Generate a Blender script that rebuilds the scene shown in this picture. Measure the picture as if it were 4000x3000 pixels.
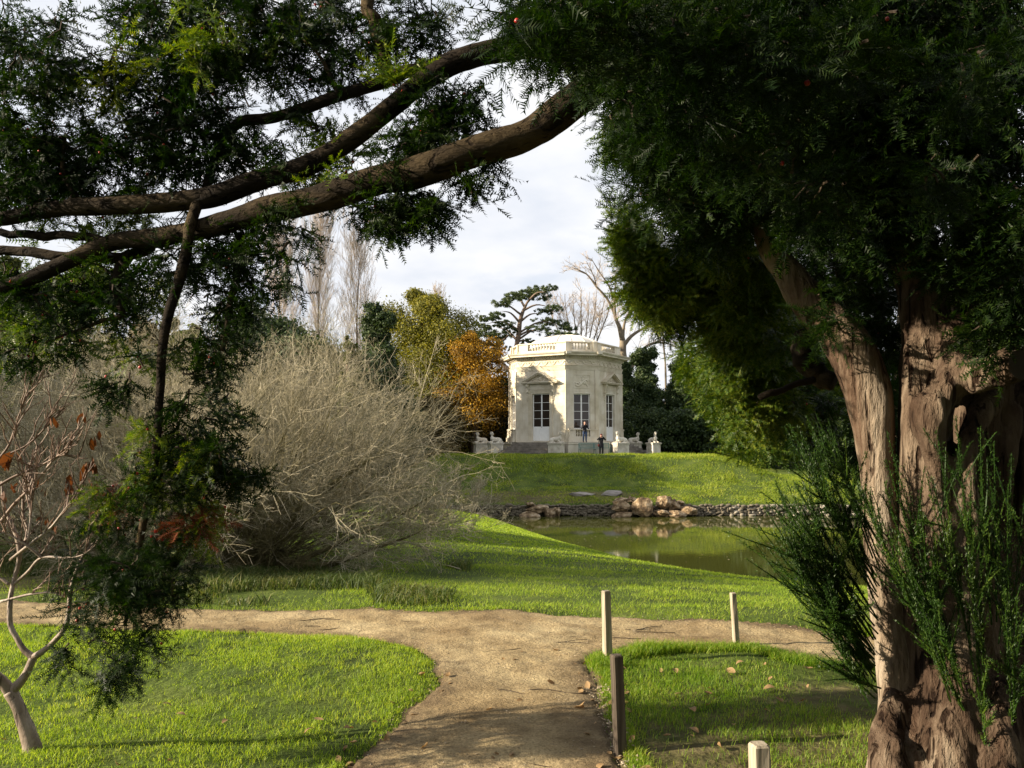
import bpy, math, random
import numpy as np
from mathutils import Vector

for o in list(bpy.data.objects):
    bpy.data.objects.remove(o, do_unlink=True)
scene = bpy.context.scene
COL = scene.collection
rng = np.random.default_rng(11)
random.seed(5)
PI = math.pi

# ------------------------------------------------------------------ camera
FPX = 3300.0                       # focal length in pixels of a 4000 px wide frame
PITCH = math.atan(223.0 / FPX)
EYE = np.array([0.0, 0.0, 1.6])
cam_d = bpy.data.cameras.new('camera')
cam = bpy.data.objects.new('camera', cam_d)
COL.objects.link(cam)
cam.location = EYE
cam.rotation_euler = (PI / 2 + PITCH, 0, 0)
cam_d.sensor_width = 36.0
cam_d.lens = 36.0 * FPX / 4000.0
cam_d.clip_start = 0.05
cam_d.clip_end = 3000
scene.camera = cam

# ------------------------------------------------------------------ sky, sun, exposure
SUN_EL = math.radians(21.0)
SUN_BEHIND = math.radians(11.0)     # the sun stands to the left, a little behind the camera
SUN_DIR = Vector((-math.cos(SUN_EL) * math.cos(SUN_BEHIND), -math.cos(SUN_EL) * math.sin(SUN_BEHIND), math.sin(SUN_EL)))
world = bpy.data.worlds.new('World')
scene.world = world
world.use_nodes = True
wn, wl = world.node_tree.nodes, world.node_tree.links
wn.clear()
w_out = wn.new('ShaderNodeOutputWorld')
w_bg = wn.new('ShaderNodeBackground')
w_bg.inputs['Strength'].default_value = 0.05
w_sky = wn.new('ShaderNodeTexSky')
w_sky.sky_type = 'NISHITA'
w_sky.sun_disc = False
w_sky.sun_elevation = SUN_EL
w_sky.sun_rotation = math.atan2(SUN_DIR.x, SUN_DIR.y)
w_sky.air_density = 1.0
w_sky.dust_density = 1.5
tc = wn.new('ShaderNodeTexCoord')
sep = wn.new('ShaderNodeSeparateXYZ')
wl.new(tc.outputs['Generated'], sep.inputs[0])
zc = wn.new('ShaderNodeMath'); zc.operation = 'MAXIMUM'; zc.inputs[1].default_value = 0.0
wl.new(sep.outputs['Z'], zc.inputs[0])
za = wn.new('ShaderNodeMath'); za.operation = 'ADD'; za.inputs[1].default_value = 0.22
wl.new(zc.outputs[0], za.inputs[0])
vd = wn.new('ShaderNodeVectorMath'); vd.operation = 'DIVIDE'
cmb = wn.new('ShaderNodeCombineXYZ')
for k in ('X', 'Y', 'Z'):
    wl.new(za.outputs[0], cmb.inputs[k])
wl.new(tc.outputs['Generated'], vd.inputs[0]); wl.new(cmb.outputs[0], vd.inputs[1])
n1 = wn.new('ShaderNodeTexNoise'); n1.inputs['Scale'].default_value = 1.7; n1.inputs['Detail'].default_value = 7
n1.inputs['Roughness'].default_value = 0.55; n1.inputs['Distortion'].default_value = 0.25
wl.new(vd.outputs[0], n1.inputs['Vector'])
cr = wn.new('ShaderNodeValToRGB')
cr.color_ramp.elements[0].position = 0.27; cr.color_ramp.elements[0].color = (0.50, 0.50, 0.50, 1)
cr.color_ramp.elements[1].position = 0.46; cr.color_ramp.elements[1].color = (1, 1, 1, 1)
wl.new(n1.outputs['Fac'], cr.inputs['Fac'])
mx = wn.new('ShaderNodeMix'); mx.data_type = 'RGBA'
wl.new(cr.outputs['Color'], mx.inputs['Factor'])
skyb = wn.new('ShaderNodeMix'); skyb.data_type = 'RGBA'; skyb.inputs['Factor'].default_value = 0.62
skyb.inputs['B'].default_value = (4.5, 5.6, 7.6, 1)       # thin high cloud veil between the clouds
wl.new(w_sky.outputs[0], skyb.inputs['A'])
wl.new(skyb.outputs['Result'], mx.inputs['A'])
n2 = wn.new('ShaderNodeTexNoise'); n2.inputs['Scale'].default_value = 3.0; n2.inputs['Detail'].default_value = 5
wl.new(vd.outputs[0], n2.inputs['Vector'])
cc = wn.new('ShaderNodeValToRGB')
cc.color_ramp.elements[0].position = 0.35; cc.color_ramp.elements[0].color = (6.3, 6.6, 7.2, 1)
cc.color_ramp.elements[1].position = 0.62; cc.color_ramp.elements[1].color = (7.9, 7.9, 8.0, 1)
wl.new(n2.outputs['Fac'], cc.inputs['Fac'])
wl.new(cc.outputs['Color'], mx.inputs['B'])
wl.new(mx.outputs['Result'], w_bg.inputs['Color'])
wl.new(w_bg.outputs[0], w_out.inputs[0])

sun_d = bpy.data.lights.new('sun', 'SUN')
sun_d.energy = 5.0
sun_d.angle = math.radians(0.6)
sun_d.color = (1.0, 0.86, 0.66)
sun = bpy.data.objects.new('sun', sun_d)
COL.objects.link(sun)
sun.rotation_euler = SUN_DIR.to_track_quat('Z', 'Y').to_euler()
scene.view_settings.view_transform = 'Standard'
scene.view_settings.look = 'None'
scene.view_settings.gamma = 1.0
scene.view_settings.use_curve_mapping = False
scene.view_settings.exposure = 1.42
scene.render.engine = 'CYCLES'
scene.cycles.max_bounces = 6
scene.cycles.diffuse_bounces = 3
scene.cycles.glossy_bounces = 3
scene.cycles.transmission_bounces = 4

# ------------------------------------------------------------------ helpers
FWD = np.array([0, math.cos(PITCH), math.sin(PITCH)])
UPV = np.array([0, -math.sin(PITCH), math.cos(PITCH)])

def P(u, v, d):
    """world point seen at photo pixel (u, v) of the 4000 px frame, d metres ahead"""
    r = FWD + np.array([1.0, 0, 0]) * (u - 2000) / FPX + UPV * (1500 - v) / FPX
    return EYE + r * (d / r[1])

DK = 4000.0 / 2212.0
def D(x, y, d):
    return P(x * DK, y * DK, d)

def vnoise(p, seed=0):
    """value noise in [-1, 1] at the points p (N,3)"""
    p = np.asarray(p, float)
    i = np.floor(p).astype(np.int64); f = p - i
    f = f * f * (3 - 2 * f)
    def h(a):
        n = (a[..., 0] * 374761393 + a[..., 1] * 668265263 + a[..., 2] * 2147483647 + seed * 1274126177) & 0xFFFFFFFF
        n = ((n ^ (n >> 13)) * 1274126177) & 0xFFFFFFFF
        n = n ^ (n >> 16)
        return (n & 0xFFFF) / 32767.5 - 1.0
    r = 0
    for dx in (0, 1):
        for dy in (0, 1):
            for dz in (0, 1):
                w = (f[:, 0] if dx else 1 - f[:, 0]) * (f[:, 1] if dy else 1 - f[:, 1]) * (f[:, 2] if dz else 1 - f[:, 2])
                r = r + w * h(i + np.array([dx, dy, dz]))
    return r

def fbm(p, seed=0, octv=3):
    r = 0; a = 1.0; p = np.asarray(p, float)
    for k in range(octv):
        r = r + a * vnoise(p * 2 ** k + 17.3 * k, seed + k); a *= 0.5
    return r

def unit(v):
    v = np.asarray(v, float)
    return v / np.maximum(np.linalg.norm(v, axis=-1, keepdims=True), 1e-9)

class MB:
    """collects vertices and faces and links them as ONE mesh object"""
    def __init__(s):
        s.v = []; s.t = []; s.q = []; s.n = 0
    def add(s, v, t=None, q=None):
        v = np.asarray(v, float).reshape(-1, 3)
        if t is not None and len(t): s.t.append(np.asarray(t, np.int64).reshape(-1, 3) + s.n)
        if q is not None and len(q): s.q.append(np.asarray(q, np.int64).reshape(-1, 4) + s.n)
        s.v.append(v); s.n += len(v)
        return s
    def inst(s, tv, tt, R, T, S=None):
        """copies of a template: R (N,3,3), T (N,3), S (N,)"""
        N = len(T)
        if N == 0: return s
        V = np.einsum('nij,vj->nvi', R, tv)
        if S is not None: V = V * np.asarray(S)[:, None, None]
        V = V + T[:, None]
        nv = len(tv)
        off = (np.arange(N) * nv)[:, None, None]
        s.add(V.reshape(-1, 3), t=(tt[None] + off).reshape(-1, 3))
        return s
    def box(s, x0, x1, y0, y1, z0, z1, fr=None):
        v = np.array([[x, y, z] for z in (z0, z1) for y in (y0, y1) for x in (x0, x1)], float)
        if fr is not None: v = fr(v)
        return s.add(v, q=[[0, 2, 3, 1], [4, 5, 7, 6], [0, 1, 5, 4], [1, 3, 7, 5], [3, 2, 6, 7], [2, 0, 4, 6]])
    def tube(s, pts, rad, sides=8, caps=True, noise=0.0, nscale=8.0, seed=0):
        pts = np.asarray(pts, float); k = len(pts)
        rad = np.broadcast_to(np.asarray(rad, float), (k,))
        tan = unit(np.gradient(pts, axis=0))
        ref = np.array([0, 0, 1.0]) if abs(tan[0][2]) < 0.9 else np.array([1.0, 0, 0])
        a = unit(np.cross(tan[0], ref)); A = []
        for i in range(k):
            a = unit(a - tan[i] * np.dot(a, tan[i])); A.append(a)
        A = np.array(A); B = np.cross(tan, A)
        th = np.arange(sides) * 2 * PI / sides
        V = pts[:, None] + rad[:, None, None] * (np.cos(th)[None, :, None] * A[:, None] + np.sin(th)[None, :, None] * B[:, None])
        if noise:
            N = fbm(V.reshape(-1, 3) * nscale, seed, 3).reshape(k, sides)
            V = V + (V - pts[:, None]) * (N * noise)[..., None]
        i = np.arange(k - 1)[:, None] * sides; j = np.arange(sides)[None]; jn = (j + 1) % sides
        q = np.stack([i + j, i + jn, i + sides + jn, i + sides + j], -1).reshape(-1, 4)
        t = None; V = V.reshape(-1, 3)
        if caps:
            V = np.vstack([V, pts[0], pts[-1]]); n0 = k * sides
            j = np.arange(sides); jn = (j + 1) % sides
            t = np.vstack([np.stack([jn, j, np.full(sides, n0)], -1), np.stack([(k - 1) * sides + j, (k - 1) * sides + jn, np.full(sides, n0 + 1)], -1)])
        return s.add(V, t=t, q=q)
    def ball(s, c, r, nu=10, nv=7, R=None):
        r = np.broadcast_to(np.asarray(r, float), (3,))
        ph = np.linspace(0, PI, nv + 1)[1:-1]; th = np.arange(nu) * 2 * PI / nu
        V = np.stack([np.sin(ph)[:, None] * np.cos(th), np.sin(ph)[:, None] * np.sin(th), np.broadcast_to(np.cos(ph)[:, None], (nv - 1, nu))], -1).reshape(-1, 3)
        V = np.vstack([V, [0, 0, 1], [0, 0, -1]]) * r
        if R is not None: V = V @ np.asarray(R).T
        V = V + np.asarray(c)
        i = np.arange(nv - 2)[:, None] * nu; j = np.arange(nu)[None]; jn = (j + 1) % nu
        q = np.stack([i + j, i + nu + j, i + nu + jn, i + jn], -1).reshape(-1, 4)
        j = np.arange(nu); jn = (j + 1) % nu; top = (nv - 1) * nu; last = (nv - 2) * nu
        t = np.vstack([np.stack([np.full(nu, top), j, jn], -1), np.stack([np.full(nu, top + 1), last + jn, last + j], -1)])
        return s.add(V, t=t, q=q)
    def lathe(s, prof, c=(0, 0, 0), sides=8):
        prof = np.asarray(prof, float); th = np.arange(sides) * 2 * PI / sides; k = len(prof)
        V = np.stack([prof[:, 0:1] * np.cos(th), prof[:, 0:1] * np.sin(th), np.broadcast_to(prof[:, 1:2], (k, sides))], -1).reshape(-1, 3) + np.asarray(c)
        i = np.arange(k - 1)[:, None] * sides; j = np.arange(sides)[None]; jn = (j + 1) % sides
        return s.add(V, q=np.stack([i + j, i + jn, i + sides + jn, i + sides + j], -1).reshape(-1, 4))
    def prism(s, poly, y0, y1, fr=None):
        """polygon in (x, z) pushed from y0 to y1 (convex outline)"""
        poly = np.asarray(poly, float); n = len(poly)
        v = np.vstack([np.stack([poly[:, 0], np.full(n, y), poly[:, 1]], -1) for y in (y0, y1)])
        t = [[0, i, i + 1] for i in range(1, n - 1)] + [[n, n + i + 1, n + i] for i in range(1, n - 1)]
        q = [[i, n + i, n + (i + 1) % n, (i + 1) % n] for i in range(n)]
        if fr is not None: v = fr(v)
        return s.add(v, t=t, q=q)
    def arrays(s):
        V = np.vstack(s.v) if s.v else np.zeros((0, 3))
        t = np.vstack(s.t) if s.t else np.zeros((0, 3), np.int64)
        q = np.vstack(s.q) if s.q else np.zeros((0, 4), np.int64)
        return V, t, q
    def mesh(s, name, smooth=False):
        V, t, q = s.arrays()
        me = bpy.data.meshes.new(name)
        me.vertices.add(len(V)); me.vertices.foreach_set('co', V.astype(np.float32).ravel())
        nl = 3 * len(t) + 4 * len(q)
        me.loops.add(nl); me.polygons.add(len(t) + len(q))
        me.loops.foreach_set('vertex_index', np.concatenate([t.ravel(), q.ravel()]).astype(np.int32))
        me.polygons.foreach_set('loop_start', np.concatenate([np.arange(len(t)) * 3, 3 * len(t) + np.arange(len(q)) * 4]).astype(np.int32))
        me.polygons.foreach_set('use_smooth', np.full(len(t) + len(q), bool(smooth)))
        me.update(calc_edges=True)
        return me
    def build(s, name, m=None, parent=None, smooth=False):
        return obj(name, s.mesh(name, smooth), m, parent)

def obj(name, me, m=None, parent=None):
    o = bpy.data.objects.new(name, me)
    COL.objects.link(o)
    if m is not None:
        me.materials.clear(); me.materials.append(m)
    if parent is not None: o.parent = parent
    return o

def put(name, me, parent, loc=None, rot=None, scale=None):
    """one more piece that shares the mesh me"""
    o = bpy.data.objects.new(name, me); COL.objects.link(o)
    if parent is not None: o.parent = parent
    if loc is not None: o.location = loc
    if rot is not None: o.rotation_euler = rot
    if scale is not None: o.scale = scale
    return o

def tag(o, label=None, cat=None, group=None, kind=None):
    if label: o['label'] = label
    if cat: o['category'] = cat
    if group: o['group'] = group
    if kind: o['kind'] = kind
    return o

def thing(name, label, cat, loc=(0, 0, 0), rz=0.0, group=None):
    o = bpy.data.objects.new(name, None); COL.objects.link(o)
    o.empty_display_size = 0.2
    o.location = loc; o.rotation_euler = (0, 0, rz)
    return tag(o, label, cat, group)

def dup(root, loc, rz=0.0, label=None, scale=None):
    r = root.copy(); COL.objects.link(r); r.location = loc; r.rotation_euler = (0, 0, rz)
    if scale: r.scale = (scale,) * 3
    if label: r['label'] = label
    for ch in list(root.children):
        c = ch.copy(); COL.objects.link(c); c.parent = r
        for g in ch.children:
            d = g.copy(); COL.objects.link(d); d.parent = c
    return r

def fuse(mb, voxel, smooth=2):
    """melt overlapping solids into one continuous skin"""
    o = mb.build('fuse_tmp')
    m = o.modifiers.new('r', 'REMESH'); m.mode = 'VOXEL'; m.voxel_size = voxel
    if smooth:
        k = o.modifiers.new('s', 'SMOOTH'); k.iterations = smooth; k.factor = 0.5
    dg = bpy.context.evaluated_depsgraph_get()
    me = bpy.data.meshes.new_from_object(o.evaluated_get(dg))
    old = o.data
    bpy.data.objects.remove(o, do_unlink=True); bpy.data.meshes.remove(old)
    me.polygons.foreach_set('use_smooth', np.ones(len(me.polygons), bool))
    return me

def co(me):
    a = np.empty(len(me.vertices) * 3, np.float32); me.vertices.foreach_get('co', a); return a.reshape(-1, 3).astype(float)
def setco(me, a):
    me.vertices.foreach_set('co', a.astype(np.float32).ravel()); me.update()

def spline(pts, k=8):
    """Catmull-Rom through the rows of pts (positions and radii together)"""
    p = np.asarray(pts, float); p = np.vstack([2 * p[0] - p[1], p, 2 * p[-1] - p[-2]]); out = []
    for i in range(1, len(p) - 2):
        a, b, c, d = p[i - 1], p[i], p[i + 1], p[i + 2]
        t = np.linspace(0, 1, k, endpoint=False)[:, None]
        out.append(0.5 * (2 * b + (c - a) * t + (2 * a - 5 * b + 4 * c - d) * t ** 2 + (3 * b - a - 3 * c + d) * t ** 3))
    return np.vstack(out + [p[-2][None]])

def basis(dirs, ups):
    """rotation matrices with x along dirs and z near ups"""
    x = unit(dirs); y = unit(np.cross(ups, x)); z = np.cross(x, y)
    return np.stack([x, y, z], -1)

def rand_unit(n):
    return unit(rng.normal(size=(n, 3)))

# batches of curved twigs: pts (N,k,3)
def curves(p0, d, L, bend, k=4, wig=0.0):
    t = np.linspace(0, 1, k)[None, :, None]
    L = np.asarray(L)[:, None, None]
    pts = p0[:, None] + d[:, None] * L * t + bend[:, None] * L * t ** 2
    if wig:
        w = rng.normal(size=pts.shape) * L * wig; w[:, 0] = 0
        pts = pts + np.cumsum(w, 1) * 0.7
    return pts

def tubes(mb, pts, r0, r1, sides=3):
    N, k, _ = pts.shape
    if N == 0: return
    tan = unit(np.gradient(pts, axis=1))
    ref = unit(rng.normal(size=(N, 1, 3)))
    A = unit(np.cross(tan, ref)); B = np.cross(tan, A)
    t = np.linspace(0, 1, k)[None]
    r = np.broadcast_to(np.asarray(r0), (N,))[:, None] * (1 - t) + np.broadcast_to(np.asarray(r1), (N,))[:, None] * t
    th = np.arange(sides) * 2 * PI / sides
    V = pts[:, :, None] + r[:, :, None, None] * (np.cos(th)[None, None, :, None] * A[:, :, None] + np.sin(th)[None, None, :, None] * B[:, :, None])
    base = (np.arange(N) * k * sides)[:, None, None]
    i = np.arange(k - 1)[None, :, None] * sides; j = np.arange(sides)[None, None]; jn = (j + 1) % sides
    q = np.stack([base + i + j, base + i + jn, base + i + sides + jn, base + i + sides + j], -1).reshape(-1, 4)
    mb.add(V.reshape(-1, 3), q=q)

def kids(pts, L, n, t0, t1, ang, ratio, up=0.0, jit=0.3):
    """n children on every curve: start, direction, length"""
    N, k, _ = pts.shape
    t = rng.uniform(t0, t1, (N, n)); f = t * (k - 1); i = np.minimum(f.astype(int), k - 2); f = (f - i)[..., None]
    I = np.arange(N)[:, None]
    p = pts[I, i] * (1 - f) + pts[I, i + 1] * f
    tan = unit(pts[I, i + 1] - pts[I, i])
    side = unit(np.cross(tan, rng.normal(size=(N, n, 3))))
    a = math.radians(ang) * (1 + rng.normal(size=(N, n, 1)) * jit)
    d = tan * np.cos(a) + side * np.sin(a); d[..., 2] += up
    Lc = np.asarray(L)[:, None] * ratio * (1.15 - 0.6 * t) * rng.uniform(0.6, 1.25, (N, n))
    return p.reshape(-1, 3), unit(d).reshape(-1, 3), Lc.ravel()

# ------------------------------------------------------------------ materials
def new_mat(name):
    m = bpy.data.materials.new(name); m.use_nodes = True
    nt = m.node_tree; b = nt.nodes['Principled BSDF']
    return m, nt, b

def ramp(nt, fac, stops):
    r = nt.nodes.new('ShaderNodeValToRGB')
    el = r.color_ramp.elements
    while len(el) < len(stops): el.new(0.5)
    for e, (p, c) in zip(el, stops):
        e.position = p; e.color = (*c, 1)
    nt.links.new(fac, r.inputs['Fac'])
    return r.outputs['Color']

def noise(nt, scale, detail=4, coord='Object', stretch=None, rough=0.55, dist=0.0):
    t = nt.nodes.new('ShaderNodeTexCoord'); n = nt.nodes.new('ShaderNodeTexNoise')
    n.inputs['Scale'].default_value = scale; n.inputs['Detail'].default_value = detail
    n.inputs['Roughness'].default_value = rough; n.inputs['Distortion'].default_value = dist
    src = t.outputs[coord]
    if stretch:
        mp = nt.nodes.new('ShaderNodeMapping'); mp.inputs['Scale'].default_value = stretch
        nt.links.new(src, mp.inputs[0]); src = mp.outputs[0]
    nt.links.new(src, n.inputs['Vector'])
    return n.outputs['Fac']

def mixc(nt, fac, a, b, mode='MIX'):
    m = nt.nodes.new('ShaderNodeMix'); m.data_type = 'RGBA'; m.blend_type = mode
    for k, x in (('Factor', fac), ('A', a), ('B', b)):
        if hasattr(x, 'links'): nt.links.new(x, m.inputs[k])
        elif k == 'Factor': m.inputs[k].default_value = x
        else: m.inputs[k].default_value = (*x, 1)
    return m.outputs['Result']

def bump(nt, b, h, strength=0.4, dist=0.02):
    n = nt.nodes.new('ShaderNodeBump'); n.inputs['Strength'].default_value = strength; n.inputs['Distance'].default_value = dist
    nt.links.new(h, n.inputs['Height']); nt.links.new(n.outputs[0], b.inputs['Normal'])

def simple(name, stops, scale=3.0, rough=0.8, detail=5, bmp=0.0, bscale=30.0, bdist=0.01, coord='Object', stretch=None, spec=0.3, metal=0.0):
    m, nt, b = new_mat(name)
    c = ramp(nt, noise(nt, scale, detail, coord, stretch), stops)
    nt.links.new(c, b.inputs['Base Color'])
    b.inputs['Roughness'].default_value = rough
    b.inputs['Specular IOR Level'].default_value = spec
    b.inputs['Metallic'].default_value = metal
    if bmp: bump(nt, b, noise(nt, bscale, 5, coord, stretch), bmp, bdist)
    return m

def leafy(name, stops, trans=0.3, tcol=None, rough=0.5, scale=2.0, spec=0.3, mix=0.6, coord='Object'):
    """leaf material: colour differs from leaf to leaf and from clump to clump; light also passes through"""
    m, nt, b = new_mat(name)
    g = nt.nodes.new('ShaderNodeNewGeometry')
    n = noise(nt, scale, 3, coord)
    f = nt.nodes.new('ShaderNodeMix'); f.data_type = 'FLOAT'; f.inputs['Factor'].default_value = mix
    nt.links.new(g.outputs['Random Per Island'], f.inputs['A']); nt.links.new(n, f.inputs['B'])
    c = ramp(nt, f.outputs['Result'], stops)
    nt.links.new(c, b.inputs['Base Color'])
    b.inputs['Roughness'].default_value = rough; b.inputs['Specular IOR Level'].default_value = spec
    if trans:
        tr = nt.nodes.new('ShaderNodeBsdfTranslucent')
        tcx = mixc(nt, 1.0, c, tcol or (1.2, 1.3, 0.6), 'MULTIPLY')
        nt.links.new(tcx, tr.inputs['Color'])
        ms = nt.nodes.new('ShaderNodeMixShader'); ms.inputs[0].default_value = trans
        nt.links.new(b.outputs[0], ms.inputs[1]); nt.links.new(tr.outputs[0], ms.inputs[2])
        nt.links.new(ms.outputs[0], nt.nodes['Material Output'].inputs[0])
    return m

def bark(name, stops, scale=3.0, stretch=(1, 1, 0.25), bmp=0.6, bscale=30.0, rough=0.85, spec=0.2, bdist=0.02, fiss=0.6):
    """flaking bark: broad colour patches, thin dark fissures drawn out along the stem, fine grain"""
    m, nt, b = new_mat(name)
    c = ramp(nt, noise(nt, scale, 6, 'Object', stretch, 0.6, 0.4), stops)
    fine = noise(nt, bscale * 1.6, 5, 'Object', stretch, 0.6, 0.3)
    c = mixc(nt, 0.55, c, ramp(nt, fine, [(0.3, (0.55, 0.5, 0.48)), (0.5, (1, 1, 1)), (0.7, (1.15, 1.13, 1.1))]), 'MULTIPLY')
    fn = noise(nt, bscale, 3, 'Object', (stretch[0], stretch[1], stretch[2] * 0.45), 0.5, 0.8)
    crack = ramp(nt, fn, [(0.36, (0.16, 0.12, 0.10)), (0.42, (1, 1, 1))])
    c = mixc(nt, fiss, c, crack, 'MULTIPLY')
    nt.links.new(c, b.inputs['Base Color'])
    b.inputs['Roughness'].default_value = rough; b.inputs['Specular IOR Level'].default_value = spec
    cl = nt.nodes.new('ShaderNodeMath'); cl.operation = 'MINIMUM'; cl.inputs[1].default_value = 0.44
    nt.links.new(fn, cl.inputs[0])
    ml = nt.nodes.new('ShaderNodeMath'); ml.operation = 'MULTIPLY_ADD'; ml.inputs[1].default_value = 3.0
    nt.links.new(cl.outputs[0], ml.inputs[0]); nt.links.new(fine, ml.inputs[2])
    bump(nt, b, ml.outputs[0], bmp, bdist)
    return m

M = {}
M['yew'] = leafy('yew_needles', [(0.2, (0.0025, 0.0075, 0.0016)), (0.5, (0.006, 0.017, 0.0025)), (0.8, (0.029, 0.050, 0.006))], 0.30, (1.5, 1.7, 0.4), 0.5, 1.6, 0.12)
M['yew_sun'] = leafy('yew_needles_sunlit', [(0.2, (0.018, 0.046, 0.005)), (0.5, (0.075, 0.130, 0.011)), (0.8, (0.235, 0.25, 0.024))], 0.38, (1.3, 1.3, 0.3), 0.45, 1.2, 0.2)  # lit copy of the yew needles: sunlight is put into the colour
M['yew_mid'] = leafy('yew_needles_half_sunlit', [(0.2, (0.010, 0.029, 0.003)), (0.5, (0.042, 0.082, 0.008)), (0.8, (0.17, 0.19, 0.018))], 0.35, (1.3, 1.3, 0.3), 0.45, 1.2, 0.2)  # same needles again, with weaker sunlight put into the colour
M['yew_shoot'] = leafy('yew_shoot_needles', [(0.2, (0.008, 0.022, 0.003)), (0.55, (0.024, 0.058, 0.007)), (0.85, (0.10, 0.15, 0.018))], 0.3, (1.3, 1.5, 0.4), 0.45, 3.0, 0.2)
M['brown_frond'] = leafy('dead_needles', [(0.2, (0.10, 0.028, 0.012)), (0.8, (0.26, 0.08, 0.03))], 0.3, (1.4, 0.9, 0.6), 0.6)
M['yew_bark'] = bark('yew_bark', [(0.28, (0.024, 0.014, 0.009)), (0.42, (0.085, 0.053, 0.034)), (0.54, (0.20, 0.155, 0.110)), (0.68, (0.37, 0.315, 0.245))], 4.0, (1, 1, 0.22), 1.0, 24.0, 0.8, 0.12, 0.035, 0.9)
M['yew_old_bark'] = bark('yew_old_bark', [(0.28, (0.016, 0.009, 0.006)), (0.42, (0.050, 0.031, 0.020)), (0.55, (0.115, 0.082, 0.056)), (0.70, (0.27, 0.215, 0.155))], 4.5, (1, 1, 0.2), 1.0, 24.0, 0.85, 0.1, 0.04, 0.95)
M['yew_branch'] = bark('yew_branch_bark', [(0.3, (0.006, 0.0045, 0.003)), (0.5, (0.018, 0.013, 0.008)), (0.68, (0.075, 0.054, 0.028))], 2.2, (0.35, 1, 1), 1.0, 30.0, 0.9, 0.1, 0.02, 0.8)
M['twig'] = simple('twig', [(0.3, (0.022, 0.015, 0.010)), (0.7, (0.06, 0.042, 0.026))], 8, 0.85)
M['berry'] = simple('berry', [(0.3, (0.30, 0.016, 0.012)), (0.7, (0.42, 0.03, 0.018))], 8, 0.3, spec=0.5)
M['sumac_bark'] = bark('sumac_bark', [(0.3, (0.10, 0.068, 0.045)), (0.5, (0.25, 0.195, 0.15)), (0.7, (0.42, 0.36, 0.31))], 5.0, (1, 1, 0.6), 0.6, 26.0, 0.6, 0.3, 0.008, 0.7)
M['sumac_twig'] = simple('sumac_twig', [(0.3, (0.085, 0.048, 0.032)), (0.55, (0.19, 0.125, 0.088)), (0.75, (0.36, 0.28, 0.22))], 6, 0.65)
M['dry_leaf'] = leafy('dry_leaf', [(0.2, (0.04, 0.018, 0.008)), (0.8, (0.17, 0.065, 0.02))], 0.25, (1.3, 1.0, 0.5), 0.7)
M['shrub_twig'] = leafy('shrub_twigs', [(0.2, (0.10, 0.09, 0.045)), (0.5, (0.27, 0.235, 0.145)), (0.8, (0.54, 0.48, 0.36))], 0, None, 0.8, 0.8)
M['shrub_stem'] = simple('shrub_stems', [(0.3, (0.05, 0.042, 0.018)), (0.5, (0.11, 0.095, 0.038)), (0.7, (0.21, 0.18, 0.08))], 5, 0.85)
M['poplar'] = leafy('poplar_twigs', [(0.2, (0.30, 0.24, 0.19)), (0.8, (0.56, 0.47, 0.39))], 0, None, 0.85, 0.3)
M['plane'] = simple('plane_bark', [(0.3, (0.10, 0.078, 0.055)), (0.7, (0.22, 0.18, 0.125))], 1.5, 0.85)
M['far_bark'] = simple('far_bark', [(0.3, (0.09, 0.065, 0.045)), (0.7, (0.20, 0.145, 0.11))], 2.0, 0.9)
M['pine'] = leafy('pine_needles', [(0.2, (0.016, 0.034, 0.012)), (0.5, (0.05, 0.078, 0.024)), (0.8, (0.13, 0.145, 0.045))], 0.2, (1.1, 1.2, 0.6), 0.6, 0.6)
M['dark_tree'] = leafy('dark_evergreen', [(0.2, (0.010, 0.024, 0.007)), (0.5, (0.026, 0.048, 0.012)), (0.8, (0.075, 0.10, 0.02))], 0.2, (1.2, 1.3, 0.5), 0.6, 0.5)
M['olive_tree'] = leafy('olive_autumn_leaves', [(0.2, (0.035, 0.045, 0.008)), (0.5, (0.13, 0.13, 0.016)), (0.8, (0.36, 0.31, 0.035))], 0.4, (1.2, 1.2, 0.4), 0.6, 0.35)
M['gold_tree'] = leafy('golden_autumn_leaves', [(0.15, (0.05, 0.048, 0.010)), (0.36, (0.14, 0.09, 0.012)), (0.55, (0.36, 0.20, 0.016)), (0.8, (0.60, 0.38, 0.03))], 0.4, (1.2, 1.0, 0.4), 0.6, 0.45)
M['brown_bush'] = leafy('russet_bush_leaves', [(0.2, (0.025, 0.025, 0.008)), (0.5, (0.075, 0.055, 0.014)), (0.8, (0.17, 0.10, 0.024))], 0.3, None, 0.6, 0.6)
M['bush_leaf'] = leafy('bush_leaves', [(0.2, (0.03, 0.045, 0.010)), (0.5, (0.085, 0.10, 0.02)), (0.8, (0.20, 0.19, 0.035))], 0.35, None, 0.6, 0.9)
M['grass'] = leafy('grass_blades', [(0.15, (0.06, 0.125, 0.010)), (0.38, (0.17, 0.28, 0.020)), (0.60, (0.33, 0.45, 0.040)), (0.82, (0.52, 0.57, 0.11)), (0.96, (0.52, 0.42, 0.20))], 0.5, (1.2, 1.15, 0.4), 0.5, 1.6, 0.3, 0.5)
M['grass_shade'] = leafy('sparse_grass_blades', [(0.15, (0.07, 0.15, 0.010)), (0.5, (0.16, 0.27, 0.020)), (0.85, (0.38, 0.40, 0.08))], 0.5, (1.25, 1.3, 0.4), 0.5, 1.3, 0.3, 0.45)
M['grass_bank'] = leafy('bank_grass_blades', [(0.15, (0.065, 0.115, 0.010)), (0.42, (0.165, 0.24, 0.02)), (0.66, (0.33, 0.38, 0.045)), (0.9, (0.50, 0.45, 0.14))], 0.45, (1.2, 1.2, 0.4), 0.55, 0.5, 0.3, 0.55)
M['weed'] = leafy('weeds', [(0.15, (0.03, 0.055, 0.012)), (0.5, (0.07, 0.10, 0.022)), (0.85, (0.22, 0.19, 0.07))], 0.35, None, 0.6, 1.3)
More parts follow.
